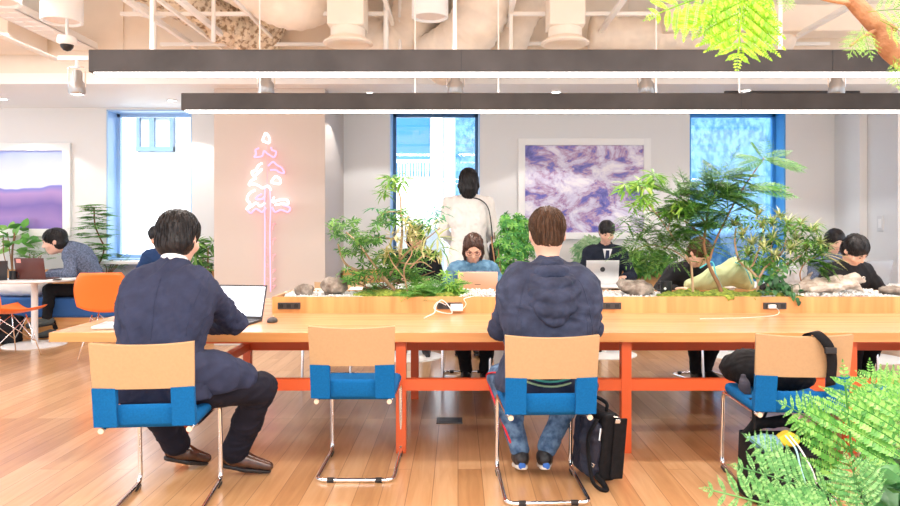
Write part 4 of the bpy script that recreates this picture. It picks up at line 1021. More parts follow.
# man in the dark suit
JA = dict(pel=(-1.45, 3.50, .575), neck=(-1.448, 3.655, 1.125), head=(-1.450, 3.74, 1.300), bend=.05,
          shL=(-1.620, 3.66, 1.020), shR=(-1.275, 3.66, 1.01), elL=(-1.67, 3.88, .83), wrL=(-1.62, 4.20, .775), elR=(-1.215, 3.91, .835), wrR=(-1.42, 4.16, .785), hdR=(-1.52, 4.26, .765),
          hipL=(-1.52, 3.52, .555), hipR=(-1.33, 3.53, .555), knL=(-1.72, 3.92, .50), knR=(-1.04, 3.80, .505), anL=(-1.56, 4.02, .125), anR=(-1.225, 3.94, .115), toL=(-1.43, 4.10, .040), toR=(-1.04, 3.955, .042))
pa, RA, HA = person('man in a dark navy suit seen from behind, seated left at the communal table', JA, SUIT, TROU, (BROWNL, BLACKM), 'straight', HAIRK, (.10, 1, -.22), hr=.0075, cr=.008, bw=1.03, hs=1.15, tw=.014, top_name='suit_jacket', skirt=.02, hair_n=520, skin=SKIN2, wr=.0085, tg=.018, seed=4)
b_ = Blob(.008); b_.path([(-1.48, 3.48, .66), (-1.35, 3.50, .64), (-1.22, 3.62, .60), (-1.12, 3.72, .575)], [.125, .135, .118, .088], k=.06); b_.clip((0, 0, .535), (0, 0, -1))
finish(b_.mesh(.006, 26, 8, .001), 'jacket_skirt', SUIT, pa, True)
b_ = Blob(.005); nk = V(JA['neck'])+V((0, .01, .03)); b_.cap(tuple(nk), tuple(nk+V((0, .015, .045))), .068, .066, k=.0); b_.cap(tuple(nk-V((0, 0, .1))), tuple(nk+V((0, .03, .14))), .052, .053, op='s', k=0)
b_.clip(tuple(nk+V((0, 0, .050))), (0, .45, 1)); finish(b_.mesh(), 'shirt_collar', WSHIRT, pa, True)
b_ = Blob(.006); b_.path([tuple(nk+V((.068*math.sin(a), -.062*math.cos(a), .012-.05*abs(a)/2.))) for a in (-1.9, -1.3, -.65, 0, .65, 1.3, 1.9)], [.012, .017, .020, .021, .020, .017, .012], k=.006)
finish(b_.mesh(), 'jacket_collar', SUIT, pa, True)
mb = MB(); jk = [o for o in pa.children if o.name.startswith('suit_jacket')][0]
seam(mb, jk, [(-1.449, z) for z in np.linspace(1.10, .68, 22)])
seam(mb, jk, [(-1.655+.05*math.sin((1.08-z)*5), z) for z in np.linspace(1.06, .84, 14)]); seam(mb, jk, [(-1.245-.05*math.sin((1.08-z)*5), z) for z in np.linspace(1.06, .84, 14)])
mb.build('jacket_seams', SUIT, pa, smooth=True)
# man in the hoodie
JB = dict(pel=(.455, 3.70, .570), neck=(.478, 3.80, 1.125), head=(.476, 3.855, 1.320), bend=.06,
          shL=(.285, 3.80, 1.000), shR=(.675, 3.80, 1.000), elL=(.225, 3.95, .795), wrL=(.34, 4.26, .790), elR=(.735, 3.95, .795), wrR=(.62, 4.26, .790),
          hipL=(.36, 3.73, .56), hipR=(.55, 3.73, .56), knL=(.245, 4.12, .50), knR=(.70, 4.12, .52), anL=(.345, 3.945, .115), anR=(.475, 3.945, .115), toL=(.335, 4.12, .045), toR=(.49, 4.12, .045))
pb, RB, HB = person('brown-haired man in a slate hoodie and jeans, seated at the table in the middle', JB, HOOD, DENIM, (BLACKM, mat('white_rubber', (.75, .74, .70), .6)), 'short', HAIRB, (-.03, 1, -.10), hr=.0075, cr=.008, bw=1.26, hs=1.13, top_name='hoodie', hair_n=620, skin=SKIN2, wr=.008, tg=.014, seed=11)
b_ = Blob(.007); nk = V(JB['neck'])
for xs, ys, zs, yb, zb, rr in ((.072, -.01, .030, -.085, .040, .020), (.100, -.02, .005, -.140, .000, .030), (.122, -.035, -.020, -.205, -.060, .034), (.145, -.050, -.045, -.240, -.125, .036), (.145, -.065, -.070, -.250, -.190, .034), (.110, -.085, -.085, -.240, -.240, .026)):
    aa = np.linspace(-1.5, 1.5, 13)
    b_.path([tuple(nk+V((xs*math.sin(a), ys+(yb-ys)*math.cos(a), zs+(zb-zs)*math.cos(a)**1.4+.004*math.sin(5*a+zb*90)))) for a in aa], [(rr+.004)*(.55+.45*math.cos(a)) for a in aa], k=.010)
finish(b_.mesh(.006, 30, 5, .002), 'hood', HOOD, pb, True)
mb = MB(); mb.tube([nk+V((.060*math.sin(a), -.062*math.cos(a)-.005, .045-.03*(1-math.cos(a)))) for a in np.linspace(-2.4, 2.4, 17)], .0035, 6); mb.build('neck_cord', BLACKM, pb, smooth=True)
mb = MB()   # raised seams over shoulders
hk = [o for o in pb.children if o.name.startswith('hoodie')][0]
for s in (-1, 1):
    seam(mb, hk, [(nk.x+s*(.13+.085*t**.6), 1.09-.40*t) for t in np.linspace(0, 1, 24)], .003); seam(mb, hk, [(nk.x+s*(.155+.015*math.sin(t*3)), .93-.28*t) for t in np.linspace(0, 1, 16)], .0022)
seam(mb, hk, [(nk.x+x, .80-.25*x*x) for x in np.linspace(-.16, .16, 16)], .002)
mb.build('hoodie_seams', HOOD, pb, smooth=True)
for s, an in ((-1, JB['anL']), (1, JB['anR'])):
    MB().ell((an[0], an[1]-.072, an[2]-.045), (.020, .006, .020)).build('heel_patch', mat('blue_patch', (.03, .16, .60), .4), pb, smooth=True)
mb = MB(); kn, hp = V(JB['knL']), V(JB['hipL']); an = V(JB['anL'])
mb.tube(bez([hp+V((-.085, 0, .035)), kn+V((-.068, -.05, .03)), kn+V((-.070, .0, -.03)), kn.lerp(an, .5)+V((-.062, -.01, 0)), an+V((-.055, -.01, .06))], 26), .008, 6, flat=.6); mb.build('red_side_stripe', mat('red_stripe', (.65, .02, .04), .7), pb, smooth=True, label='red stripe along the outer seam of the jeans')
c = V((.455, 3.525, .585)); mb = MB()
for z, m_ in ((.012, 0), (-.012, 1)):
    mb.m = m_; mb.tube([c+V((x, .035*(x/.12)**2, z+.02*(x/.12)**2)) for x in np.linspace(-.12, .12, 9)], .009, 6, flat=.6)
mb.build('waistband', [mat('turquoise_band', (.05, .36, .34), .6), mat('mint_band', (.34, .50, .30), .6)], pb, smooth=True, label='turquoise and mint striped waistband')

# people across the table
def seatp(*a, **k): return pose(*a, **k)
J, f, u = pose(.135, 6.62, PI, lean=.34, hlean=.55, hands=((.14, .40, .86), (-.15, .40, .86)), sw=.165, sc=.97, feet=((.06, .30, .09), (-.10, .34, .09)), seat=.54)
pc_, R_, H_ = person('woman with glasses in a denim shirt behind the rose-gold laptop', J, DENIML, BLKC, (BLACKM, BLACKM), 'tied', hairmat('dark_brown_hair', (.03, .015, .012), (.10, .05, .035)), f, u, hr=.010, cr=.011, hair_n=220, seed=21)
mb = MB()
for q in (-1, 1): mb.tube([H_+R_ @ V((q*.032+.025*math.cos(a), .101-.010*abs(math.cos(a)), .006+.018*math.sin(a))) for a in np.linspace(0, 2*PI, 17)[:-1]], .0022, 5, closed=True); mb.tube([H_+R_ @ V((q*.056, .094, .010)), H_+R_ @ V((q*.078, .0, .008))], .002, 5)
mb.tube([H_+R_ @ V((-.008, .103, .010)), H_+R_ @ V((.008, .103, .010))], .002, 5); mb.build('glasses', mat('dark_red_frame', (.16, .03, .03), .3), pc_, smooth=True)
J, f, u = pose(-.46, 8.1, PI, lean=.3, hlean=.5, hands=((.14, .42, .80), (-.15, .42, .80)), seat=.58)
person('person with black hair in dark clothes, half hidden behind the bent tree', J, BLKC, BLKC, (BLACKM, BLACKM), 'bob', HAIRK, f, u, hr=.013, cr=.013, hair_n=80, seed=31)
J, f, u = pose(1.66, 8.25, PI, lean=.25, hlean=.5, hands=((.15, .44, .82), (-.15, .44, .82)), seat=.60, feet=((.12, .38, .09), (-.12, .38, .09)), sc=1.04)
pd, R_, H_ = person('man with dark suit and tie behind the silver laptop', J, cloth('dark_suit', (.015, .02, .035)), BLKC, (BLACKM, BLACKM), 'straight', HAIRK, f, u, hr=.011, cr=.011, hair_n=120, seed=41, top_name='suit_jacket')
nk = V(J['neck']); fv = V((0, -1, 0)); mb = MB(); mb.prism([(-.05, .03), (.05, .03), (.0, -.17)], Matrix.Translation(nk+V((0, -.105, -.035))) @ Matrix.Rotation(PI/2+.30, 4, 'X'), .02); mb.build('shirt_front', WSHIRT, pd)
mb = MB(); mb.prism([(-.018, .0), (.018, .0), (.028, -.15), (0, -.17), (-.028, -.15)], Matrix.Translation(nk+V((0, -.126, -.02))) @ Matrix.Rotation(PI/2+.30, 4, 'X'), .008); mb.build('tie', SUIT, pd)
J, f, u = pose(1.98, 6.60, PI+.35, lean=.50, hlean=.65, turn=.25, hands=((.30, .42, .83), (-.05, .42, .80)), seat=.54, feet=((.02, .34, .09), (-.10, .30, .09)))
person('person in a black jacket leaning forward behind the thin tree trunk', J, BLKC, BLKC, (BLACKM, BLACKM), 'straight', HAIRB, f, u, hr=.010, cr=.011, hair_n=120, seed=51, skin=SKIN2)
J, f, u = pose(3.47, 6.58, PI+.12, lean=.34, hlean=.72, turn=.35, hands=((.20, .36, .83), (-.25, .40, .83)), seat=.54, sw=.165, sc=.95, feet=((.08, .34, .09), (-.05, .30, .09)))
pe, R_, H_ = person('boy in a black tee with white print looking down at the table', J, BLKC, BLKC, (BLACKM, BLACKM), 'straight', HAIRK, f, u, hr=.010, cr=.011, hair_n=260, seed=61, sleeves=.75, hs=1.08, skin=SKIN2, top_name='tee_shirt')
J2 = J; nk = V(J['neck']); mb = MB(); r = random.Random(4); ax = (V(J['shR'])-V(J['shL'])).normalized()
for i, (x, z) in enumerate([(-.05, .02), (-.02, .025), (.015, .02), (.045, .025), (-.035, -.012), (.0, -.015), (.035, -.01)]):
    c = nk-ax*x+V((0, -.150, -.115+z)); mb.tube([c+ax*.012*math.cos(a)+V((0, 0, .012*math.sin(a))) for a in (0, 1.3, 2.6, 3.9)], .004, 5)
mb.build('shirt_print', WHTC, pe)
J, f, u = pose(4.18, 8.15, PI, lean=.2, hlean=.45, hands=((.15, .42, .80), (-.15, .42, .80)), seat=.52)
person('person with black hair seated behind the boy, only the face showing', J, GREYC, BLKC, (BLACKM, BLACKM), 'bob', HAIRK, f, u, hr=.013, cr=.013, hair_n=80, seed=71, skin=SKIN2)
# standing woman, seen from behind
J, f, u = pose(.11, 7.50, 0, lean=.03, hlean=.1, seat=1.035, tor=.60, sw=.185, hands=((.12, .26, 1.18), (-.14, .26, 1.18)), feet=((.09, .0, .10), (-.09, .0, .10)), stand=True, sc=1.06, hh=.17)
ps, R_, H_ = person('woman with black bob in a white blouse standing with her back to us', J, WHTC, BLKC, (BLACKM, BLACKM), 'bob', HAIRK, f, u, hr=.011, cr=.010, hair_n=420, seed=81, top_name='blouse', tg=.016, skirt=.02, wr=.009, bw=.88)
nk = V(J['neck']); mb = MB(); mb.tube(bez([nk+V((-.02, -.11, .0)), nk+V((.12, -.10, -.03)), nk+V((.20, -.14, -.12)), nk+V((.235, -.12, -.32)), nk+V((.25, -.06, -.52))], 30), .011, 6, flat=.5)
tbg = thing('shoulder_bag', 'black shoulder bag hanging at the right side of the standing woman', 'bag', tuple(nk+V((.27, -.02, -.80))))
mb.build('strap', BLKC, tbg, smooth=True)
MB().box(nk+V((.275, -.02, -.63)), (.11, .28, .30), bev=.03).build('bag_body', BLKC, tbg, smooth=False, sharp=50)
# woman on the bench
J = dict(pel=(-4.52, 8.98, .60), neck=(-4.76, 8.88, 1.10), head=(-4.93, 8.80, 1.19), shL=(-4.70, 8.72, 1.04), shR=(-4.70, 9.06, 1.02), elL=(-4.62, 8.58, .80), wrL=(-4.85, 8.52, .79), elR=(-4.75, 9.05, .80), wrR=(-4.95, 8.75, .80),
         hipL=(-4.54, 8.90, .58), hipR=(-4.56, 9.06, .58), knL=(-4.96, 8.74, .60), knR=(-4.94, 8.86, .56), anL=(-4.92, 8.62, .26), anR=(-4.90, 8.80, .11), toL=(-5.08, 8.50, .20), toR=(-5.08, 8.74, .05), bend=.02)
person('dark-haired person in a grey-blue jacket working at the round table on the left', J, GREYC, BLKC, (cloth('grey_shoe', (.12, .14, .14)), BLACKM), 'straight', HAIRK, (-.95, -.35, -.28), hr=.010, cr=.010, hair_n=260, seed=91, top_name='jacket', hs=1.28, skin=SKIN2, tg=.022, skirt=.02)
# person behind the man in the suit
J, f, u = pose(-3.42, 8.45, PI-.1, lean=.2, hlean=.4, turn=.5, hands=((.15, .42, .80), (-.15, .42, .80)), seat=.56, tor=.52)
person('person in dark blue, seated behind the shoulder of the man in the suit', J, cloth('dark_blue_jersey', (.02, .05, .14)), BLKC, (BLACKM, BLACKM), 'straight', HAIRK, f, u, hr=.013, cr=.013, hair_n=80, seed=101)
# ---------------------------------------------------------------- laptops, phones, cups
SCREEN = emis('lit_screen', (.80, .88, 1.0), .75); KEYS = mat('keyboard_black', (.03, .03, .035), .5)
def laptop(label, x, y, z, rz, w_, d_, lid_h, lid_deg, shell, lit=False, badge=None):
    """hinge at (x, y); the keyboard lies towards local -y, the lid rises from the hinge; lid_deg back from upright"""
    t = thing('laptop', label, 'laptop', (0, 0, 0)); 
    MB().box((0, -d_/2, .008), (w_, d_, .015), bev=.005).build('base', shell, t, smooth=False, sharp=50)
    k = MB()
    for r_ in range(5):
        for c_ in range(12): k.lohi((-w_*.44+c_*w_*.074, -d_*.12-r_*.019-.016, .0155), (-w_*.44+c_*w_*.074+w_*.066, -d_*.12-r_*.019, .018))
    k.build('keyboard', KEYS, t)
    R = Euler((-math.radians(lid_deg), 0, 0)).to_matrix()
    MB().box(R @ V((0, .002, lid_h/2))+V((0, 0, .012)), (w_, .007, lid_h), R, bev=.003).build('lid', shell, t, smooth=False, sharp=50)
    MB().box(R @ V((0, -.0022, lid_h/2+.004))+V((0, 0, .012)), (w_*.94, .001, lid_h*.86), R).build('screen', SCREEN if lit else KEYS, t)
    if badge:
        m_, s_, ox, oz = badge
        MB().box(R @ V((ox, .0062, lid_h*oz))+V((0, 0, .012)), (s_[0], .001, s_[1]), R, bev=.0004).build('badge', m_, t)
    t.location = (x, y, z); t.rotation_euler = (0, 0, rz); WLOC[t.name] = V((x, y, z)); return t
SILV = mat('aluminium_shell', (.72, .74, .76), .3, .55); DARKL = mat('dark_laptop_shell', (.035, .035, .042), .35); ROSE = mat('rose_gold_shell', (.78, .55, .42), .35, .35); BRONZ = mat('reddish_black_shell', (.10, .028, .022), .3)
laptop('open dark laptop with bright screen in front of the man in the suit', -1.475, 4.80, TZ, math.radians(-9), .36, .24, .235, 20, DARKL, lit=True)
laptop('rose-gold laptop, lid towards us, used by the woman with glasses', .165, 6.08, TZ, PI, .335, .23, .245, 12, ROSE, badge=(DARKL, (.05, .005), 0, .55))
laptop('silver laptop with small dark round emblem, used by the man in the tie', 1.50, 7.50, .762, PI, .34, .24, .245, 10, SILV)
lt = laptop('dark grey laptop standing open behind the boy in the black tee', 4.30, 7.42, .762, PI+.25, .33, .23, .25, 14, mat('grey_shell', (.42, .42, .44), .35, .4))
laptop('open reddish-black laptop with a round sticker on the left round table', -4.86, 8.20, .762, PI-.1, .36, .24, .24, 10, BRONZ, badge=(mat('sticker', (.85, .35, .30), .5), (.055, .045), .125, .86))
laptop('open black laptop at the left edge of the photo, on the round table', -5.22, 8.02, .762, PI+.6, .34, .24, .24, 28, DARKL)
lo = bpy.data.objects
t = [o for o in lo if o.name.startswith('laptop') and o.parent is None and 'silver' in o.get('label', '')][0]
WLOC[t.name] = V(t.location)
R = Euler((-math.radians(10), 0, 0)).to_matrix(); e = MB()
e.lathe([(.001, .0), (.026, .0), (.026, .001)], (0, 0, 0), 20, R @ Euler((-PI/2, 0, 0)).to_matrix())
me = e.build('emblem', KEYS, t, origin=None); me.data.transform(Matrix.Translation(V(t.location)+R @ V((0, .0065, .15))+V((0, 0, .012))))
t = thing('closed_laptop', 'thin closed silver laptop lying left of the man in the suit', 'laptop', (-2.02, 4.52, TZ))
MB().box((-2.06, 4.50, TZ+.011), (.36, .24, .022), Euler((0, 0, .12)).to_matrix(), bev=.006).build('shell', SILV, t, smooth=False, sharp=50)
MB().box((-2.03, 4.50, TZ+.0235), (.27, .19, .003), Euler((0, 0, .2)).to_matrix()).build('paper_sheet', mat('paper', (.85, .87, .90), .7), t); MB().ell((-2.17, 4.55, TZ+.025), (.012, .009, .003), n=12).build('dark_clip', BLACKM, t)
t = thing('computer_mouse', 'small dark computer mouse on the table right of the lit laptop', 'mouse', (-1.22, 4.73, TZ))
b_ = Blob(.003); b_.ell((-1.22, 4.73, TZ+.008), (.034, .052, .026), k=0); b_.clip((0, 0, TZ+.001), (0, 0, -1)); finish(b_.mesh(), 'mouse_body', DARKG, t, True)
MB().box((-1.22, 4.76, TZ+.033), (.006, .02, .006), bev=.002).build('scroll_wheel', SILV, t)

# power adapter and white cables
t = thing('power_adapter', 'white power adapter block plugged into the socket strip, with looped white cable', 'adapter', P(456.5, 311, PY0-.03))
a, b = P(450.5, 304, PY0-.03), P(463, 311, PY0-.03); WHP = mat('white_plastic', (.88, .87, .85), .35)
MB().lohi((a.x, PY0-.05, b.z), (b.x, PY0-.013, a.z), bev=.006).build('adapter_body', WHP, t, smooth=False, sharp=50)
cb = [P(446, 305, 5.20), P(438, 302, 5.14), P(434, 308, 5.10), P(440, 312, 5.08), P(452, 313, 5.06), P(447, 304, 5.12), P(441, 300, 5.16), P(436, 306, 5.12), P(434, 313, 4.95), P(424, 318, 4.90)]
cb = [V((p.x, p.y, max(p.z, TZ+.004))) for p in cb]
MB().tube(bez(cb, 60), .0032, 6).build('cable', WHP, t, smooth=True)
cb = [P(463, 309, 5.18), P(466, 304, 5.16), P(464, 299, 5.15), P(470, 297, 5.2), P(478, 295, 5.35)]; MB().tube(bez(cb, 30), .0032, 6).build('cable', WHP, t, smooth=True)
t = thing('charging_plug', 'white charging plug with thin cable, in front of the variegated plant', 'plug', P(772, 309, PY0-.02))
a, b = P(768, 304.5, PY0-.02), P(775.5, 308.5, PY0-.02); MB().lohi((a.x, PY0-.04, b.z), (b.x, PY0-.013, a.z), bev=.005).build('plug_body', WHP, t, smooth=False, sharp=50)
cb = [P(775, 307, 5.18), P(779, 311, 5.12), P(776, 315, 5.0), P(758, 317, 4.95), P(735, 318, 4.9), P(700, 320, 4.88)]; cb = [V((p.x, p.y, max(p.z, TZ+.003))) for p in cb]
MB().tube(bez(cb, 40), .0022, 6).build('cable', WHP, t, smooth=True)

# things on the far side of the table
t = thing('mug', 'black mug with white spot beside the wide flat rock', 'mug', P(666, 291, 5.62))
c = P(666, 291, 5.62); c.z = PZ-.02; MB().lathe([(.001, 0), (.040, .002), (.044, .02), (.045, .105), (.041, .105), (.040, .02), (.001, .012)], c, 24).build('mug_body', BLACKM, t, smooth=False, sharp=40)
MB().tube(bez([c+V((-.043, 0, .085)), c+V((-.070, 0, .075)), c+V((-.072, 0, .040)), c+V((-.044, 0, .028))], 16), .006, 8).build('handle', BLACKM, t, smooth=True); MB().ell(c+V((-.018, -.041, .05)), (.012, .004, .010), n=10).build('white_spot', WHP, t)
YEL = cloth('pale_yellow_canvas', (.50, .54, .30), var=.05); CYA = mat('cyan_webbing', (.10, .55, .62), .7)
b_ = Blob(.009); b_.path([P(690, 285, 6.1), P(712, 279, 6.1), P(735, 272, 6.12), P(748, 284, 6.1)], [.05, .085, .11, .06], k=.05); b_.clip((0, 0, TZ), (0, 0, -1))
t = thing('canvas_bag', 'pale yellow canvas bag with cyan strap slumped behind the tall tree', 'bag', (2.2, 6.1, TZ)); finish(b_.mesh(.010, 22, 3, .002), 'bag_body', YEL, t, True)
MB().tube(bez([P(700, 268, 6.02), P(712, 262, 6.02), P(716, 275, 5.98), P(722, 288, 5.98)], 24), .012, 6, flat=.4).build('strap', CYA, t, smooth=True); MB().tube(bez([P(735, 262, 6.02), P(745, 268, 5.99), P(752, 284, 6.0)], 24), .012, 6, flat=.4).build('strap', CYA, t, smooth=True)
b_ = Blob(.009); b_.path([P(760, 289, 6.1), P(775, 286, 6.1), P(787, 289, 6.1)], [.035, .05, .035], k=.03); b_.clip((0, 0, TZ), (0, 0, -1)); tag(finish(b_.mesh(.006, 30, 4), 'pouch', BLKC, None, True), 'small black pouch behind the variegated plant', 'pouch')
b_ = Blob(.008); b_.rbox(P(788, 277, 6.15), (.095, .07, .10), Euler((0, .15, .2)).to_matrix(), .03, .02); b_.clip((0, 0, TZ), (0, 0, -1)); tag(finish(b_.mesh(.008, 26, 7, .002), 'paper_bag', cloth('grey_white_paper', (.50, .52, .55)), None, True), 'crumpled white bag standing right of the variegated plant', 'bag')
tag(MB().box((P(811, 279, 6.2).x, 6.2, TZ+.075), (.10, .05, .13), Euler((0, .2, 0)).to_matrix(), bev=.01).build('pencil_case', DARKL), 'dark case with white edge between the white bag and the boy', 'case')
for i, (px, py, Y, w_, d_, rz, c_, lb) in enumerate(((874, 289, 6.0, .32, .22, .5, (.86, .84, .80), 'white magazine lying open before the boy'), (888, 289, 6.12, .26, .34, -.4, (.80, .58, .34), 'tan folder under the magazine edge by the boy'), (866, 290, 5.98, .16, .22, .9, (.93, .92, .90), 'white note sheet closest to the boy'))):
    c = P(px, py, Y); tag(MB().box((c.x, Y, TZ+.008+.012*(2-i)), (w_, d_, .012), Euler((.02, -.03, rz)).to_matrix(), bev=.002).build('magazine' if i != 1 else 'folder', mat('paper_%s' % 'abc'[i], c_, .7)), lb, 'papers')
t = thing('tablet', 'small black tablet with bluish screen beside the rose-gold laptop', 'tablet', (.50, 6.05, TZ))
R = Euler((-.25, 0, 0)).to_matrix(); MB().box((.53, 6.05, TZ+.085), (.18, .008, .15), R, bev=.003).build('tablet_body', BLACKM, t); MB().box((.53, 6.044, TZ+.087), (.165, .002, .13), R).build('screen', mat('tablet_screen', (.25, .33, .42), .2), t)
MB().box((.53, 6.10, TZ+.03), (.10, .05, .055), bev=.01).build('stand', BLACKM, t)
c = P(357, 284, 6.0); tag(MB().lathe([(.001, .13), (.05, .125), (.085, .09), (.095, .03), (.095, 0), (.001, 0)], (c.x, 6.0, TZ), 28).build('white_bowl', WHP, smooth=True), 'white dome-shaped object behind the big round rock', 'bowl')
b_ = Blob(.006); b_.rbox((P(372, 285, 6.0).x, 6.0, TZ+.06), (.085, .05, .055), Euler((0, .2, 0)).to_matrix(), .015, .01); b_.clip((0, 0, TZ), (0, 0, -1)); t = thing('sports_shoe_box', 'black and white bag lying on the far tabletop behind the bent trunk', 'bag', (P(372, 285, 6.0).x, 6.0, TZ)); finish(b_.mesh(.003, 40, 2), 'bag_body', BLKC, t, True)
t.name = 'small_bag'; WLOC['small_bag'] = V(t.location)
MB().box((P(372, 285, 6.0).x+.02, 5.945, TZ+.07), (.07, .004, .014), Euler((0, .5, 0)).to_matrix()).build('white_stripe', WHTC, t); MB().box((P(372, 285, 6.0).x, 6.0, TZ+.125), (.12, .09, .04), Euler((0, .15, 0)).to_matrix(), bev=.015).build('white_flap', WHTC, t)
tag(MB().box((P(320, 287, 6.0).x, 6.02, TZ+.055), (.10, .10, .11), bev=.004).build('small_carton', mat('beige_carton', (.80, .70, .58), .8)), 'small beige carton on the table behind the rounded rock', 'box')
# left round table bits
c = V((-5.07, 8.20, .762)); t = thing('mug', 'small black cup between the two laptops on the left round table', 'cup', c)
MB().lathe([(.001, 0), (.038, .002), (.042, .10), (.038, .10), (.034, .01), (.001, .01)], c, 20).build('mug_body', BLACKM, t, smooth=False, sharp=40)
MB().tube(bez([c+V((.040, 0, .08)), c+V((.066, 0, .07)), c+V((.062, 0, .03)), c+V((.040, 0, .02))], 12), .006, 6).build('handle', BLACKM, t, smooth=True)
tag(MB().box((-4.53, 8.14, .768), (.08, .15, .009), Euler((0, 0, .4)).to_matrix(), bev=.003).build('smartphone', BLACKM), 'black smartphone at the right rim of the left round table', 'phone')
b_ = Blob(.014); b_.rbox((-5.28, 8.42, .17), (.16, .12, .17), Euler((0, .1, .2)).to_matrix(), .06, .03); b_.clip((0, 0, .002), (0, 0, -1)); t = thing('backpack', 'black backpack on the floor under the left round table', 'backpack', (-5.28, 8.42, 0)); finish(b_.mesh(.012, 18, 2, .002), 'bag_body', BLKC, t, True)
MB().tube(bez([(-5.34, 8.36, .33), (-5.28, 8.34, .41), (-5.22, 8.36, .33)], 12), .010, 6).build('handle', BLKC, t, smooth=True)
b_ = Blob(.014); b_.path([(-5.62, 8.92, .62), (-5.20, 8.92, .62)], [.11, .11], k=.03); tag(finish(b_.mesh(.006, 18, 2, .002), 'bolster_cushion', WHITE, None, True), 'white bolster cushion on the blue bench at the left edge', 'cushion')

# ---------------------------------------------------------------- bags around the near chairs
NYL = mat('black_nylon', (.008, .008, .010), .7, var=.3, scale=30, bump=.3, bscale=300, spec=.2); NYL2 = mat('dark_blue_nylon', (.010, .014, .034), .6, bump=.3, bscale=200); SILM = mat('zip_metal', (.75, .72, .68), .25, 1.)
t = thing('briefcase_backpack', 'black briefcase-style backpack leaning beside the hooded man\'s chair', 'backpack', (.80, 3.86, 0))
Rb = Euler((.04, .07, .30)).to_matrix(); c0 = V((.735, 3.88, .205)); bp = lambda x, y, z: tuple(c0+Rb @ (V((x, y, z))*.88))
b_ = Blob(.006); b_.rbox(bp(.025, 0, 0), (.052, .13, .180), Rb, .025, .01); finish(b_.mesh(.002, 30, 1, .001), 'main_compartment', NYL, t, True)
b_ = Blob(.006); b_.rbox(bp(-.055, -.01, -.02), (.038, .115, .150), Rb, .036, .01); b_.path([bp(-.07, -.02, .13), bp(-.10, -.05, .02), bp(-.09, -.06, -.13)], [.022, .026, .020], k=.03); finish(b_.mesh(.005, 34, 2, .001), 'front_pocket', NYL2, t, True)
MB().box(bp(.078, -.155, -.0), (.075, .012, .32), Rb, bev=.006).build('side_panel', NYL, t)
MB().tube(bez([bp(.02, -.08, .205), bp(.02, -.07, .25), bp(.02, .07, .25), bp(.02, .08, .205)], 20), .010, 8).build('top_handle', NYL, t, smooth=True)
MB().tube([bp(.03, -.152, .19), bp(.055, -.155, .19), bp(.088, -.150, .17), bp(.09, -.150, .12)], .004, 6).box(bp(.055, -.160, .165), (.03, .006, .022), Rb, bev=.003).build('zip', SILM, t)
MB().tube([bp(-.045, -.145, .12), bp(-.052, -.152, .05)], .005, 6).build('zip', SILM, t)
MB().tube(bez([bp(-.06, -.12, .17), bp(-.12, -.14, .06), bp(-.11, -.17, -.10), bp(-.09, -.20, -.19), bp(-.03, -.24, -.222), bp(-.02, -.19, -.20), bp(-.05, -.13, -.16)], 40), .016, 6, flat=.3).build('shoulder_strap', NYL, t, smooth=True)
MB().tube([bp(-.105, -.165, -.09+.0), bp(-.10, -.172, -.075), bp(-.085, -.175, -.085), bp(-.09, -.17, -.10)], .004, 6, closed=True).build('buckle', SILM, t)

t = thing('shoulder_bag', 'black shoulder bag lying on a blue chair seat, strap over the backrest', 'bag', (1.58, 3.78, .50))
b_ = Blob(.008); b_.path([(1.50, 3.93, .585), (1.55, 3.88, .60), (1.72, 3.78, .575), (1.80, 3.75, .57)], [.070, .095, .075, .06], k=.04); b_.clip((0, 0, .502), (0, 0, -1)); finish(b_.mesh(.006, 26, 6, .002), 'bag_body', NYL, t, True)
b_ = Blob(.008); b_.path([(1.49, 3.76, .57), (1.48, 3.72, .53), (1.49, 3.70, .50)], [.02, .024, .015], k=.03); finish(b_.mesh(.006, 34, 7, .002), 'grey_side_pocket', cloth('grey_nylon', (.05, .05, .07), var=.4), t, True)
zt = .85; MB().ribbon([(1.69, 3.62, .66), (1.68, 3.50, .80), (1.68, 3.450, .848), (1.70, 3.41, .852), (1.74, 3.385, .80), (1.765, 3.395, .72), (1.77, 3.42, .60)], .048, .005, (1, 0, .25)).build('strap', NYL, t, smooth=True)
MB().box((1.748, 3.378, .775), (.056, .014, .03), bev=.004).build('strap_buckle', BLACKM, t)
MB().tube(bez([(1.465, 3.60, .50), (1.452, 3.54, .45), (1.455, 3.53, .36)], 14), .008, 6, flat=.4).build('strap_end', NYL, t, smooth=True)

t = thing('tote_bag', 'open black tote on the floor holding pale blue and yellow cloth', 'bag', (1.60, 3.62, 0))
def tote(u, v):
    a = 2*PI*u; r = 1+.04*math.sin(3*a+1); zz = .02+.27*v; f = 1-.06*v
    x = 1.63+.22*r*f*math.copysign(abs(math.cos(a))**.7, math.cos(a)); y = 3.60+.13*r*f*math.copysign(abs(math.sin(a))**.7, math.sin(a)); return (x, y+.01*v, zz+(.03*math.sin(a)+.02*math.cos(2*a))*v)
MB().grid(tote, 40, 8, .006).lohi((1.45, 3.49, .004), (1.81, 3.71, .03), bev=.01).build('bag_body', NYL, t, smooth=False, sharp=60)
b_ = Blob(.007); b_.path([(1.46, 3.68, .30), (1.55, 3.71, .345), (1.70, 3.71, .355), (1.81, 3.68, .30)], [.018, .03, .03, .018], k=.02); finish(b_.mesh(.005, 30, 3), 'flap', NYL, t, True)
b_ = Blob(.006); b_.ell((1.53, 3.57, .285), (.085, .06, .045), k=.01); b_.ell((1.50, 3.60, .27), (.06, .05, .045), k=.01); finish(b_.mesh(.010, 34, 2, .002), 'pale_blue_cloth', cloth('pale_blue_cloth', (.22, .42, .55)), t, True)
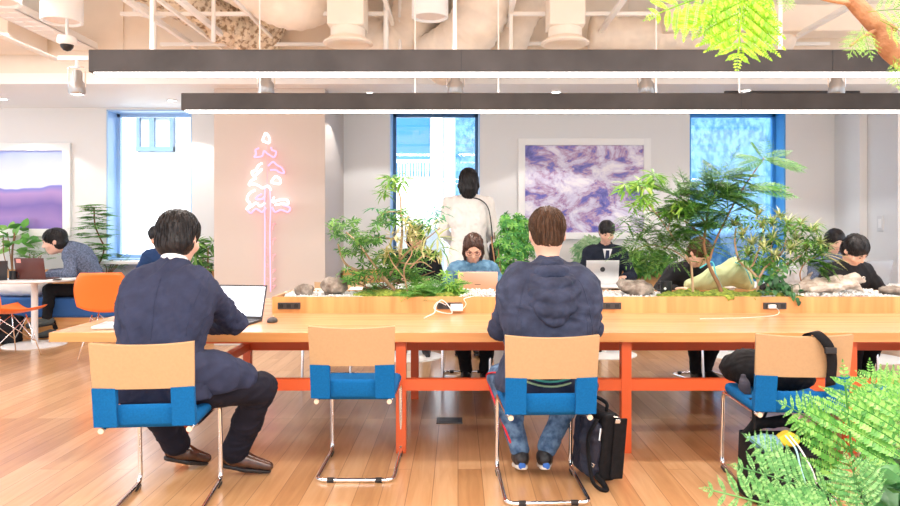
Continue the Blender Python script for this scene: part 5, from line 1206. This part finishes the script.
b_ = Blob(.006); b_.ell((1.635, 3.57, .30), (.06, .05, .040), k=.01); finish(b_.mesh(.008, 34, 5, .002), 'yellow_cloth', cloth('yellow_cloth', (.85, .62, .06)), t, True)
MB().lohi((1.47, 3.52, .03), (1.79, 3.68, .24), bev=.02).build('bag_contents', BLKC, t)
for s in (0, .022): MB().tube(bez([(1.60+s, 3.52, .335), (1.62+s, 3.455, .29), (1.635+s*2.2, 3.44, .21), (1.66+s*2.5, 3.44, .13)], 22), .0045, 6).build('cord', mat('white_cyan_cord', (.45, .85, .95), .5) if not s else mat('white_cord', (.8, .9, .92), .5), t, smooth=True)
MB().tube(bez([(1.58, 3.72, .37), (1.60, 3.70, .42), (1.68, 3.70, .43), (1.72, 3.72, .37)], 20), .010, 6, flat=.6).build('handle', NYL, t, smooth=True)
MB().tube(bez([(1.76, 3.50, .30), (1.80, 3.46, .26), (1.83, 3.45, .15), (1.84, 3.48, .02)], 20), .014, 6, flat=.3).build('shoulder_strap', NYL, t, smooth=True)
# ---------------------------------------------------------------- plants
BARK = mat('pale_bark', (.34, .20, .11), .85, col2=(.62, .44, .28), scale=18, bump=.7, bscale=40, stretch=(1, 1, .3)); BARKD = mat('brown_bark', (.20, .10, .05), .85, col2=(.42, .22, .11), scale=14, bump=.7, bscale=40, stretch=(1, 1, .3))
GRN = leafmat('mid_green_leaves', (.025, .12, .02), (.08, .25, .035), (.22, .44, .08), .32); GRD = leafmat('deep_green_leaves', (.012, .07, .025), (.03, .14, .04), (.07, .24, .06), .2); GRL = leafmat('lime_green_leaves', (.10, .30, .03), (.22, .46, .05), (.40, .62, .10), .35)
GRF = leafmat('bright_fern_leaves', (.05, .24, .03), (.13, .40, .06), (.30, .58, .13), .35); GRV = leafmat('variegated_leaves', (.12, .28, .05), (.48, .58, .16), (.85, .84, .50), .35); GRB = leafmat('blue_green_leaves', (.03, .20, .12), (.07, .32, .16), (.14, .42, .18)); GRT = leafmat('neon_lime_leaves', (.20, .48, .01), (.34, .66, .02), (.52, .80, .06), .5)
DRY = leafmat('yellowish_leaves', (.34, .38, .10), (.62, .58, .26), (.80, .74, .46), .3)
def stemtree(root, branches, bark, name='trunk'):
    m_ = MB()
    for pts, r0, r1 in branches:
        pp = bez(pts, 8*len(pts)); n = len(pp); m_.tube(pp, [r0+(r1-r0)*i/(n-1) for i in range(n)], 8)
    return m_.build(name, bark, root, smooth=True)
def at(o, px, py, Y): return P(px, py, Y)
def plant(name, label, cat, base, group=None): return thing(name, label, cat, base, group)
R2 = random.Random(77)
def U(a, b): return random.uniform(a, b)

# -- bent tree on the left of the planter
Yt = 5.5; base = P(398, 294, Yt); base.z = PZ-.02
t = plant('bent_tree', 'small tree with bent pale branches and finger-like leaves, left in the planter', 'tree', base)
pts = lambda *l: [P(x, y, Yt+(d[0] if d else 0)) for x, y, *d in l]
stemtree(t, [(pts((399, 296), (393, 288), (385, 280), (378, 270)), .016, .011), (pts((385, 280), (398, 262), (402, 235), (401, 212), (400, 196), (394, 184)), .013, .006),
             (pts((383, 278, .05), (362, 272, .1), (347, 265, .1), (341, 255, .08), (338, 244, .05)), .012, .006), (pts((388, 282, -.05), (372, 262, -.08), (358, 243, -.1), (346, 232, -.1)), .009, .004),
             (pts((400, 240, 0), (386, 238, .05), (370, 237, .05), (358, 240, .05)), .007, .004), (pts((398, 262, .0), (412, 248, -.05), (425, 240, -.08), (440, 228, -.08)), .009, .004),
             (pts((398, 262), (410, 264, -.1), (422, 262, -.1), (432, 268, -.1)), .007, .003), (pts((401, 212), (388, 212, -.05), (380, 216, -.05)), .006, .003), (pts((401, 212), (412, 218, .05), (424, 212, .05)), .006, .003)], BARK)
lv = Leaves()
for px, py, n, sp, s_ in ((394, 183, 8, 9, .115), (386, 194, 3, 6, .10), (404, 176, 2, 6, .12)):
    for i in range(n): p = P(px+U(-sp, sp), py+U(-sp, sp)*.8, Yt+U(-.08, .08)); umbrella(lv, p, (U(-.5, .5), U(-.6, .2), 1), s_*U(.8, 1.1), 7, LONG)
lv.build('top_leaves', GRL, t)
lv = Leaves()
for px, py, n, spx, spy, s_ in ((344, 228, 30, 13, 9, .055), (350, 245, 24, 13, 9, .055), (370, 250, 40, 16, 14, .055), (378, 265, 40, 18, 10, .055), (392, 218, 18, 16, 9, .07), (418, 222, 8, 12, 8, .07), (366, 238, 16, 12, 8, .055), (350, 275, 14, 12, 6, .05), (400, 262, 26, 16, 12, .055)):
    for i in range(n): p = P(px+U(-spx, spx), py+U(-spy, spy), Yt+U(-.15, .15)); umbrella(lv, p, (U(-.7, .7), U(-.9, .1), .8), s_*U(.8, 1.2), 7)
lv.build('foliage', GRN, t)
lv = Leaves()
for px, py, n, spx, spy, s_ in ((383, 212, 4, 10, 6, .12), (437, 212, 7, 10, 8, .085), (428, 225, 5, 8, 8, .09)):
    for i in range(n): p = P(px+U(-spx, spx), py+U(-spy, spy), Yt+U(-.15, .15)); umbrella(lv, p, (U(-.5, .5), U(-.8, .1), 1), s_*U(.8, 1.2), 6, LONG)
lv.build('foliage', GRB, t, label='bluish green long leaves')
# -- dry yellow-green plant in the middle of that cluster
base = P(408, 292, 5.40); base.z = PZ-.02
t = plant('croton_plant', 'yellow-cream leafed plant with twisted twigs in the middle of the left cluster', 'plant', base)
stemtree(t, [([P(408, 294, 5.40), P(404, 270, 5.36), P(412, 252, 5.34), P(404, 240, 5.34)], .007, .003), ([P(406, 280, 5.38), P(392, 262, 5.36), P(388, 250, 5.36)], .006, .003), ([P(410, 268, 5.38), P(424, 256, 5.36), P(436, 262, 5.36)], .006, .003)], BARK)
lv = Leaves()
for px, py, n, sp in ((404, 238, 9, 12), (412, 230, 6, 9), (392, 254, 6, 8), (428, 250, 6, 10)):
    for i in range(n):
        p = P(px+U(-sp, sp), py+U(-sp, sp)*.7, 5.36+U(-.08, .08))
        for k in range(7): lv.put(LONG, p, (U(-1, 1), U(-1, .4), U(-.3, 1)), .09*U(.7, 1.2))
lv.build('foliage', DRY, t)
lv = Leaves()
for px, py in ((432, 226), (437, 238), (428, 236), (440, 248)):
    p = P(px, py, 5.32)
    for k in range(7): a = U(0, 6.3); lv.put(LONG, p, (math.cos(a), -.3, math.sin(a)*.8-.1), .14*U(.7, 1.2))
lv.build('foliage', GRV, t, label='long yellow-edged leaves')
# -- bright feathery fern clumps low in the planter
def fernclump(px, py, Y, n, L, m, label, spread=1.0, cat='fern', upk=.9, leafs=11, pl=.45, group=None):
    base = P(px, py, Y); base.z = PZ-.02; t = plant('fern', label, cat, base, group); lv = Leaves()
    for i in range(n):
        a = U(0, 2*PI); d = V((math.cos(a)*spread, math.sin(a)*spread*.7, U(.25, 1.3)*upk)).normalized(); pinnate(lv, base, d, L*U(.5, .9), 12, L*.2, .8, NEEDLE); bipinnate(lv, base+V((U(-.02, .02), U(-.02, .02), 0)), d, L*U(.65, 1.1), 9, L*pl*.7, .9, leafs, up=(0, -.35, 1))
    lv.build('fronds', m, t); return t
fernclump(436, 292, 5.42, 22, .30, GRF, 'bright feathery green fern in front of the rose-gold laptop')
fernclump(418, 291, 5.36, 14, .24, GRF, 'small feathery fern left of the brightest fern', leafs=9)
fernclump(381, 290, 5.55, 12, .22, GRN, 'dark feathery fern behind the bent trunk', leafs=9)
base = P(452, 291, 5.36); base.z = PZ-.02
t = plant('lime_seedling', 'small lime-green plant at the right end of the left cluster', 'plant', base); lv = Leaves()
for i in range(16):
    p = base+V((U(-.09, .06), U(-.05, .05), U(.03, .20)))
    umbrella(lv, p, (U(-.5, .5), U(-1, .1), .8), .05, 6)
lv.m.tube([base, base+V((0, 0, .18))], .004, 6); lv.build('foliage', GRL, t)
# broad dark underbrush of the left cluster
base = P(365, 291, 5.6); base.z = PZ-.02
t = plant('shrub', 'low dark green shrub filling the left cluster near the rock', 'shrub', base); lv = Leaves(); m_ = MB()
for px, py, n, sx, sy in ((360, 281, 10, 18, 5), (395, 270, 26, 22, 12), (420, 258, 14, 16, 12), (405, 282, 18, 26, 7)):
    for i in range(n): p = P(px+U(-sx, sx), py+U(-sy, sy), 5.6+U(-.12, .12)); umbrella(lv, p, (U(-.8, .8), U(-1, .1), .7), .055*U(.8, 1.3), 7)
for q in range(9): p = P(355+q*10, 278+U(-8, 5), 5.6); m_.tube(bez([base+V((U(-.1, .3), 0, 0)), p.lerp(base, .4), p], 10), .004, 5)
m_.build('stem', BARKD, t); lv.build('foliage', GRN, t)

# -- green bush behind the hooded man's left shoulder
base = V(((508-VX)/720*6.9, 6.9, 0)); t = plant('potted_bush', 'dense round green bush between the standing woman and the hooded man', 'bush', base); lv = Leaves()
MB().lathe([(.001, 0), (.13, 0), (.16, .30), (.15, .30), (.13, .26), (.001, .26)], base, 24).build('pot', WHITE, t, smooth=False, sharp=40)
m_ = MB()
for i in range(14): a = U(0, 6.3); m_.tube(bez([base+V((0, 0, .26)), base+V((.08*math.cos(a), .08*math.sin(a), .7)), base+V((.16*math.cos(a), .12*math.sin(a), U(1.0, 1.4)))], 10), .005, 5)
m_.build('stem', BARKD, t)
for i in range(950):
    q = V((U(-1, 1), U(-1, 1), U(-1, 1)))
    if math.hypot(q.x, q.y) > 1 or abs(q.z)**3+abs(q.x)**3 > 1.1: continue
    p = V((base.x+.06+q.x*.19, base.y+q.y*.15, 1.06+q.z*.40+.03*math.sin(9*q.x))); umbrella(lv, p, (q.x, q.y-.3, .7), .052*U(.8, 1.2), 7)
lv.build('foliage', leafmat('saturated_green_leaves', (.015, .15, .03), (.06, .30, .04), (.22, .50, .08)), t)

# -- tall tree cluster right of the middle
Yt = 5.5; base = P(719, 291, Yt); base.z = PZ-.02
t = plant('feathery_tree', 'tallest planter tree, slender curved trunk with flat tiers of feathery leaves', 'tree', base)
stemtree(t, [(pts((722, 294), (718, 283), (712, 272), (708, 262), (704, 245), (706, 225), (709, 205)), .017, .008), (pts((709, 262), (716, 240), (728, 215), (742, 190), (757, 168), (764, 158)), .009, .004),
             (pts((706, 225), (696, 210), (684, 200), (672, 194)), .007, .003), (pts((704, 240), (690, 225), (672, 215), (655, 212)), .007, .003), (pts((708, 210), (716, 190), (724, 178)), .006, .003), (pts((709, 205), (705, 192), (702, 182)), .005, .003)], BARKD)
lv = Leaves()
def spray(px, py, Y, n, L, dirs, sag=.4, up=(0, -.25, 1), leafs=11, lw=.40):
    for i in range(n):
        a = U(*dirs); bipinnate(lv, P(px, py, Y), V((math.cos(a), U(-.8, .5), math.sin(a))).normalized(), L*U(.8, 1.1), 9, L*.34, sag, leafs, up=up, lw=lw)
for px, py, n, L in ((709, 205, 8, .36), (703, 184, 5, .28), (724, 178, 5, .28), (690, 205, 5, .30), (672, 194, 5, .26), (716, 195, 5, .34), (728, 214, 4, .30), (700, 232, 5, .26), (686, 226, 4, .26)):
    spray(px, py, Yt+U(-.1, .1), n, L, (-.25, .35) if R2.random() < .5 else (2.8, 3.5)); spray(px, py, Yt+U(-.1, .1), n, L, (-.25, 3.5))
for px, py, n, sx, sy in ((700, 205, 30, 26, 16), (690, 230, 30, 24, 14), (712, 235, 18, 16, 16), (668, 238, 22, 18, 14), (720, 205, 14, 18, 12)):
    for i in range(n):
        a = U(0, 6.3); pinnate(lv, P(px+U(-sx, sx), py+U(-sy, sy), Yt+U(-.2, .2)), V((math.cos(a), U(-.8, .3), math.sin(a)*.4)).normalized(), .15*U(.8, 1.3), 9, .05, .5, NEEDLE)
lv.build('foliage', GRN, t)
lv = Leaves()
for a, L in ((.05, .34), (-.1, .30), (.5, .22), (2.9, .26), (3.3, .26), (1.4, .18), (2.2, .20)): bipinnate(lv, P(763, 160, Yt), V((math.cos(a), U(-.5, .2), math.sin(a))).normalized(), L, 9, L*.36, .35, 12, up=(0, -.5, 1), lw=.42)
for a, L in ((.0, .36), (3.1, .36), (.2, .3), (2.9, .3)): bipinnate(lv, P(744, 188, Yt), V((math.cos(a), U(-.5, .2), math.sin(a))).normalized(), L, 9, L*.36, .35, 12, up=(0, -.5, 1), lw=.42)
lv.build('foliage', GRF, t, label='bright feathery sprays at the top')
# -- schefflera at left of that cluster
base = P(690, 291, 5.45); base.z = PZ-.02
t = plant('umbrella_tree', 'thin-stemmed tree with lime finger leaves, reaching left over the mountain picture', 'tree', base)
pts = lambda *l: [P(x, y, 5.45+(d[0] if d else 0)) for x, y, *d in l]
stemtree(t, [(pts((693, 294), (692, 275), (690, 262), (680, 248), (668, 230), (655, 212), (645, 200), (641, 186)), .010, .004), (pts((690, 262), (672, 250), (650, 245), (634, 250)), .006, .003), (pts((655, 212), (645, 210), (634, 214)), .004, .002), (pts((668, 230), (672, 214), (680, 205)), .005, .003)], BARK)
lv = Leaves()
for px, py, n, s_ in ((641, 184, 6, .13), (651, 177, 4, .13), (628, 188, 5, .13), (646, 200, 7, .11), (634, 204, 3, .10), (680, 204, 5, .12), (668, 212, 4, .11)):
    for i in range(n): umbrella(lv, P(px+U(-5, 5), py+U(-4, 4), 5.45+U(-.06, .06)), (U(-.5, .5), U(-.8, 0), 1), s_*U(.8, 1.1), 7, LONG)
lv.build('top_leaves', GRL, t)
lv = Leaves()
for px, py, n, sx, sy in ((640, 222, 26, 16, 12), (655, 236, 40, 22, 14), (640, 250, 26, 20, 12), (668, 255, 26, 16, 12), (676, 228, 26, 16, 14)):
    for i in range(n):
        p = P(px+U(-sx, sx), py+U(-sy, sy), 5.5+U(-.15, .15)); a = U(0, 6.3); pinnate(lv, p, V((math.cos(a), U(-.8, .2), math.sin(a)*.6)).normalized(), .14*U(.8, 1.3), 8, .055, .5, NEEDLE)
lv.build('foliage', GRN, t)
# -- variegated dracaena bush
base = P(770, 291, 5.42); base.z = PZ-.02
t = plant('variegated_dracaena', 'bushy variegated plant with yellow-striped strap leaves and forked brown stems', 'plant', base)
pts = lambda *l: [P(x, y, 5.42+(d[0] if d else 0)) for x, y, *d in l]
stemtree(t, [(pts((757, 294), (758, 280), (750, 270), (740, 262), (735, 244), (736, 228)), .012, .006), (pts((758, 280), (765, 268), (772, 262), (782, 252), (786, 240)), .010, .005), (pts((766, 294), (770, 280), (778, 270), (790, 262), (802, 255)), .010, .005), (pts((750, 270), (756, 258), (760, 245), (762, 232)), .008, .004), (pts((772, 262), (771, 248), (773, 235)), .006, .004)], BARK)
lv = Leaves()
for px, py in ((735, 226), (742, 236), (762, 228), (758, 215), (772, 226), (773, 240), (786, 232), (796, 240), (800, 226), (812, 232), (790, 250), (806, 250), (752, 245), (780, 218), (788, 226), (764, 250), (820, 244), (748, 256), (775, 256)):
    p = P(px, py, 5.42+U(-.1, .1))
    for k in range(44): a = U(0, 6.3); e_ = U(-.2, 1.2); lv.put(STRAP, p, (math.cos(a)*math.cos(e_), math.sin(a)*math.cos(e_)-.2, math.sin(e_)), .115*U(.7, 1.2), (0, 0, 1))
lv.build('foliage', GRV, t)
lv = Leaves()
for px, py, n, sx, sy in ((796, 236, 36, 24, 14), (760, 250, 26, 22, 12), (752, 226, 20, 16, 10), (810, 250, 26, 18, 10), (780, 265, 16, 22, 8)):
    for i in range(n): umbrella(lv, P(px+U(-sx, sx), py+U(-sy, sy), 5.46+U(-.12, .1)), (U(-.6, .6), U(-.8, 0), .8), .075*U(.8, 1.2), 6, LONG)
lv.build('foliage', GRN, t, label='plain green leaves between the striped ones')
# -- pothos trailing over the planter edge
base = P(772, 289, 5.33); base.z = PZ-.02; t = plant('trailing_pothos', 'dark glossy pothos trailing over the planter edge by the white plug', 'plant', base); lv = Leaves()
for px, py, n, sx, sy in ((771, 284, 40, 13, 9), (776, 272, 16, 10, 8), (790, 292, 10, 8, 3), (784, 286, 12, 8, 5)):
    for i in range(n): p = P(px+U(-sx, sx), py+U(-sy, sy), 5.30+U(-.08, .04)); p.y = min(p.y, 5.36); lv.put(HEART, p, (U(-1, 1), U(-1, -.1), U(-.9, .3)), .05*U(.7, 1.2), (0, -.6, .8))
for px in (766, 790, 797): lv.m.tube(bez([base, P(px, 284, 5.25), P(px+3, 296, 5.20)], 10), .0025, 5)
for px, py in ((797, 297), (799, 300), (793, 295)): lv.put(HEART, P(px, py, 5.21), (U(-.3, .6), -.3, -.8), .045, (0, -1, .3))
lv.build('foliage', GRD, t)
# -- drooping light leaf in front of the boy
base = P(808, 290, 5.5); base.z = PZ-.02; t = plant('palm_seedling', 'green palm-like plant bending right towards the boy', 'plant', base); lv = Leaves()
stemtree(t, [([P(806, 292, 5.45), P(800, 275, 5.42), P(806, 262, 5.40), P(818, 256, 5.38)], .006, .003)], BARKD)
for i in range(16): a = U(-.9, 1.0); pinnate(lv, P(808+U(-6, 8), 262+U(-6, 5), 5.40), V((math.cos(a), U(-.6, .2), math.sin(a))).normalized(), .20*U(.7, 1.1), 10, .07, .8, NEEDLE)
lv.build('foliage', GRN, t)
lv = Leaves(); 
for a in (.15, -.05, -.3): pinnate(lv, P(820, 254, 5.36), V((math.cos(a), -.2, math.sin(a))).normalized(), .20, 9, .05, .5, NEEDLE)
lv.build('young_frond', DRY, t, label='pale cream young frond')

# -- planter plants along the back wall
def backbush(name, label, cat, px, py, w_px, h_px, Y, n, s_, m, tpl=LEAF, kind='umb', zb=.76, bark=BARKD, nst=5):
    base = P(px, py, Y); base = V((base.x, Y, zb)); t = plant(name, label, cat, base); lv = Leaves(); m_ = MB(); k = Y/720
    for i in range(nst):
        a = U(-1, 1); m_.tube(bez([base+V((a*.03, 0, -.02)), V((base.x+a*w_px*k*.25, Y+U(-.05, .05), (base.z+CAMZ-(py-HY)*k)/2)), V((base.x+a*w_px*k*.4, Y+U(-.08, .08), CAMZ-(py-HY)*k+U(-.2, .4)*h_px*k*.5))], 10), .006, 5)
    m_.build('stem', bark, t)
    for i in range(n):
        q = V((U(-1, 1), U(-1, 1), U(-1, 1)))
        if q.length > 1: q.normalize()
        p = V((base.x+q.x*w_px*k/2, Y+q.y*min(.17, w_px*k/2), CAMZ-(py-HY)*k+q.z*h_px*k/2))
        if kind == 'umb': umbrella(lv, p, (q.x, q.y-.4, .8), s_*U(.8, 1.2), 7, tpl)
        elif kind == 'leaf': lv.put(tpl, p, (q.x+U(-.5, .5), q.y-.4, U(-.2, .8)), s_*U(.7, 1.2), (0, -.5, 1))
        else: a = U(0, 6.3); pinnate(lv, p, V((math.cos(a), U(-.8, .3), U(-.1, .6))).normalized(), s_*U(.7, 1.2), 9, s_*.35, .5, NEEDLE)
    lv.build('foliage', m, t); return t
backbush('rubber_plant', 'broad-leafed green plant under the left end of the hill picture', 'plant', 13, 237, 28, 26, 9.3, 34, .17, GRF, HEART, 'leaf')
backbush('fern', 'small fern in the planter behind the reddish laptop', 'fern', 34, 256, 26, 18, 9.3, 26, .20, GRF, kind='pin')
tt = backbush('tiered_tree', 'slim tiered green tree left of the first window', 'tree', 95, 262, 14, 12, 9.3, 12, .12, GRF, kind='pin', nst=3)
lv = Leaves(); bt = V(WLOC[tt.name]); m_ = MB(); m_.tube(bez([bt, P(104, 250, 9.3), P(100, 238, 9.3), P(95, 225, 9.3), P(94, 207, 9.3)], 24), .009, 6)
for py, hw in ((208, 13), (216, 17), (226, 18), (236, 16), (246, 17), (256, 14)):
    for i in range(20): a = U(0, 6.3); pinnate(lv, P(95+U(-5, 7), py+U(-3, 3), 9.3), V((math.cos(a), math.sin(a)*.35-.1, U(.0, .25))).normalized(), hw*9.3/720*U(.7, 1.1), 9, .085, .25, LEAF)
m_.build('trunk', BARKD, tt, smooth=True); lv.build('foliage_tiers', GRF, tt)
backbush('fern', 'bushy low fern in the wooden planter left of the first window', 'fern', 107, 262, 38, 16, 9.38, 40, .14, GRN, kind='pin')
backbush('long_leaf_plant', 'green long-leafed plant right of the suited man\'s head', 'plant', 205, 254, 26, 38, 8.9, 24, .16, GRN, LONG, 'umb', zb=.5)
backbush('shrub', 'loose pale green shrub between the hooded man and the man in the tie', 'shrub', 592, 256, 38, 36, 9.0, 170, .10, leafmat('pale_sage_leaves', (.14, .34, .14), (.28, .48, .24), (.48, .64, .40)), NEEDLE, 'umb')
backbush('shrub', 'green shrub in the back planter right of the silver laptop', 'shrub', 648, 262, 46, 26, 9.25, 80, .12, GRN, LEAF, 'umb')
backbush('shrub', 'low green shrub under the tall blue window', 'shrub', 760, 272, 70, 18, 9.3, 60, .12, GRF, LEAF, 'umb', zb=.5)
planter_box(3.05, 4.95, 'wooden planter box under the tall blue window', .58)

# ---------------------------------------------------------------- planter close to the photographer, with tree and ferns
t = thing('floor_planter', 'large wooden floor planter that holds the closest ferns and the feathery tree', 'planter', (1.45, 1.75, 0))
MB().lohi((.55, 1.45, 0), (2.4, 1.47, .50)).lohi((.55, 2.03, 0), (2.4, 2.05, .50)).lohi((.55, 1.45, 0), (.57, 2.05, .50)).lohi((2.38, 1.45, 0), (2.4, 2.05, .50)).build('planter_wall', HONEY, t)
MB().lohi((.57, 1.47, 0), (2.38, 2.03, .46)).build('soil', bpy.data.materials['potting_soil'], t)
base = V((1.72, 1.70, .46)); t = plant('acacia_tree', 'close feathery tree whose brown branch and lime fronds enter at the upper right', 'tree', base)
Yn = 1.62; q = lambda x, y, Y=Yn: P(x, y, Y)
stemtree(t, [([base+V((0, 0, -.02)), V((1.62, 1.66, 1.1)), V((1.33, 1.62, 1.55)), q(905, 62), q(880, 30), q(856, 4), q(835, -20), q(800, -60)], .030, .014), ([q(880, 30), q(868, 34, 1.6), q(850, 46, 1.58)], .006, .003), ([q(896, 30, 1.66), q(880, 20, 1.66), q(868, 14, 1.66)], .008, .004),
             ([q(856, 4), q(830, 0, 1.6), q(800, -8, 1.6), q(760, -22, 1.6), q(700, -30, 1.6)], .006, .003)], mat('reddish_bark', (.30, .13, .06), .8, col2=(.55, .30, .16), scale=16, bump=.6, bscale=60))
lv = Leaves()
bipinnate(lv, q(745, -30, 1.6), V((-.10, -.05, -1)).normalized(), .19, 8, .12, .0, 18, up=(.1, -1, .2), lw=.30)
bipinnate(lv, q(735, -24, 1.62), V((.10, .05, -1)).normalized(), .15, 7, .10, .0, 18, up=(-.2, -1, .1), lw=.30)
bipinnate(lv, q(730, -10, 1.6), V((-1, -.05, -.22)).normalized(), .17, 7, .10, .2, 18, up=(.1, -1, .4), lw=.30)
bipinnate(lv, q(765, -24, 1.62), V((-.5, .0, -.8)).normalized(), .13, 6, .09, .1, 16, up=(.1, -1, .4), lw=.30)
lv.build('foliage', GRT, t, label='backlit lime feathery fronds')
lv = Leaves()
for px, py, dx, dz, L in ((862, 28, -.5, -.8, .07), (862, 26, .2, -1, .07), (893, 60, .1, -1, .06), (893, 56, .6, -.7, .07), (880, 20, .8, -.5, .10), (868, 12, .9, .1, .10), (892, 10, .6, .4, .12), (850, -8, -.5, .5, .10), (790, -10, -.3, -.7, .05)):
    bipinnate(lv, q(px, py, 1.58), V((dx, -.2, dz)).normalized(), L, 6, L*.5, .2, 9, up=(.1, -1, .4), lw=.28)
lv.build('foliage', GRL, t)
def nearfern(label, base, fr, m):
    """fr: rachis start, tip, pinna length"""
    t = plant('feathery_fern', label, 'fern', base); lv = Leaves()
    for a, b, pl in fr:
        a, b = V(a), V(b); lv.m.tube(bez([V(base), V(base).lerp(a, .55)+V((0, 0, .03)), a], 10), .0035, 6)
        d = b-a; bipinnate(lv, a, d.normalized(), d.length, 8, pl, .12, 20, up=(U(-.25, .25), -.9, .45), lw=.27)
    lv.build('fronds', m, t); return t
nearfern('bright green feathery fern filling the lower right corner', V((1.15, 1.78, .46)),
         [(P(858, 520, 1.70), P(846, 385, 1.75), .155), (P(905, 500, 1.62), P(900, 392, 1.66), .15), (P(880, 470, 1.85), P(872, 376, 1.9), .12), (P(842, 440, 1.80), P(788, 402, 1.80), .07), (P(915, 420, 1.75), P(870, 378, 1.8), .09)], GRF)
nearfern('lower pale green fern along the bottom edge at the right', V((.95, 1.60, .46)),
         [(P(838, 500, 1.55), P(745, 462, 1.55), .085), (P(815, 520, 1.50), P(715, 484, 1.5), .075), (P(850, 520, 1.45), P(775, 500, 1.42), .07), (P(800, 480, 1.62), P(752, 436, 1.62), .055), (P(870, 515, 1.5), P(850, 462, 1.52), .07)], leafmat('soft_green_leaves', (.06, .24, .06), (.13, .38, .10), (.30, .56, .20), .4))
base = V((1.20, 1.60, .46)); t = plant('broadleaf_plant', 'dark glossy leafed plant in the bottom right corner', 'plant', base); lv = Leaves()
for i in range(40): p = P(885+U(-28, 30), 488+U(-28, 20), 1.62+U(-.08, .08)); lv.put(HEART, p, (U(-1, 1), U(-1, .2), U(-.4, .8)), .055*U(.8, 1.3), (0, -.5, 1))
for i in range(6): lv.m.tube(bez([base, P(880+U(-25, 25), 500, 1.62), P(885+U(-25, 25), 480, 1.62)], 8), .003, 5)
lv.build('foliage', GRD, t)
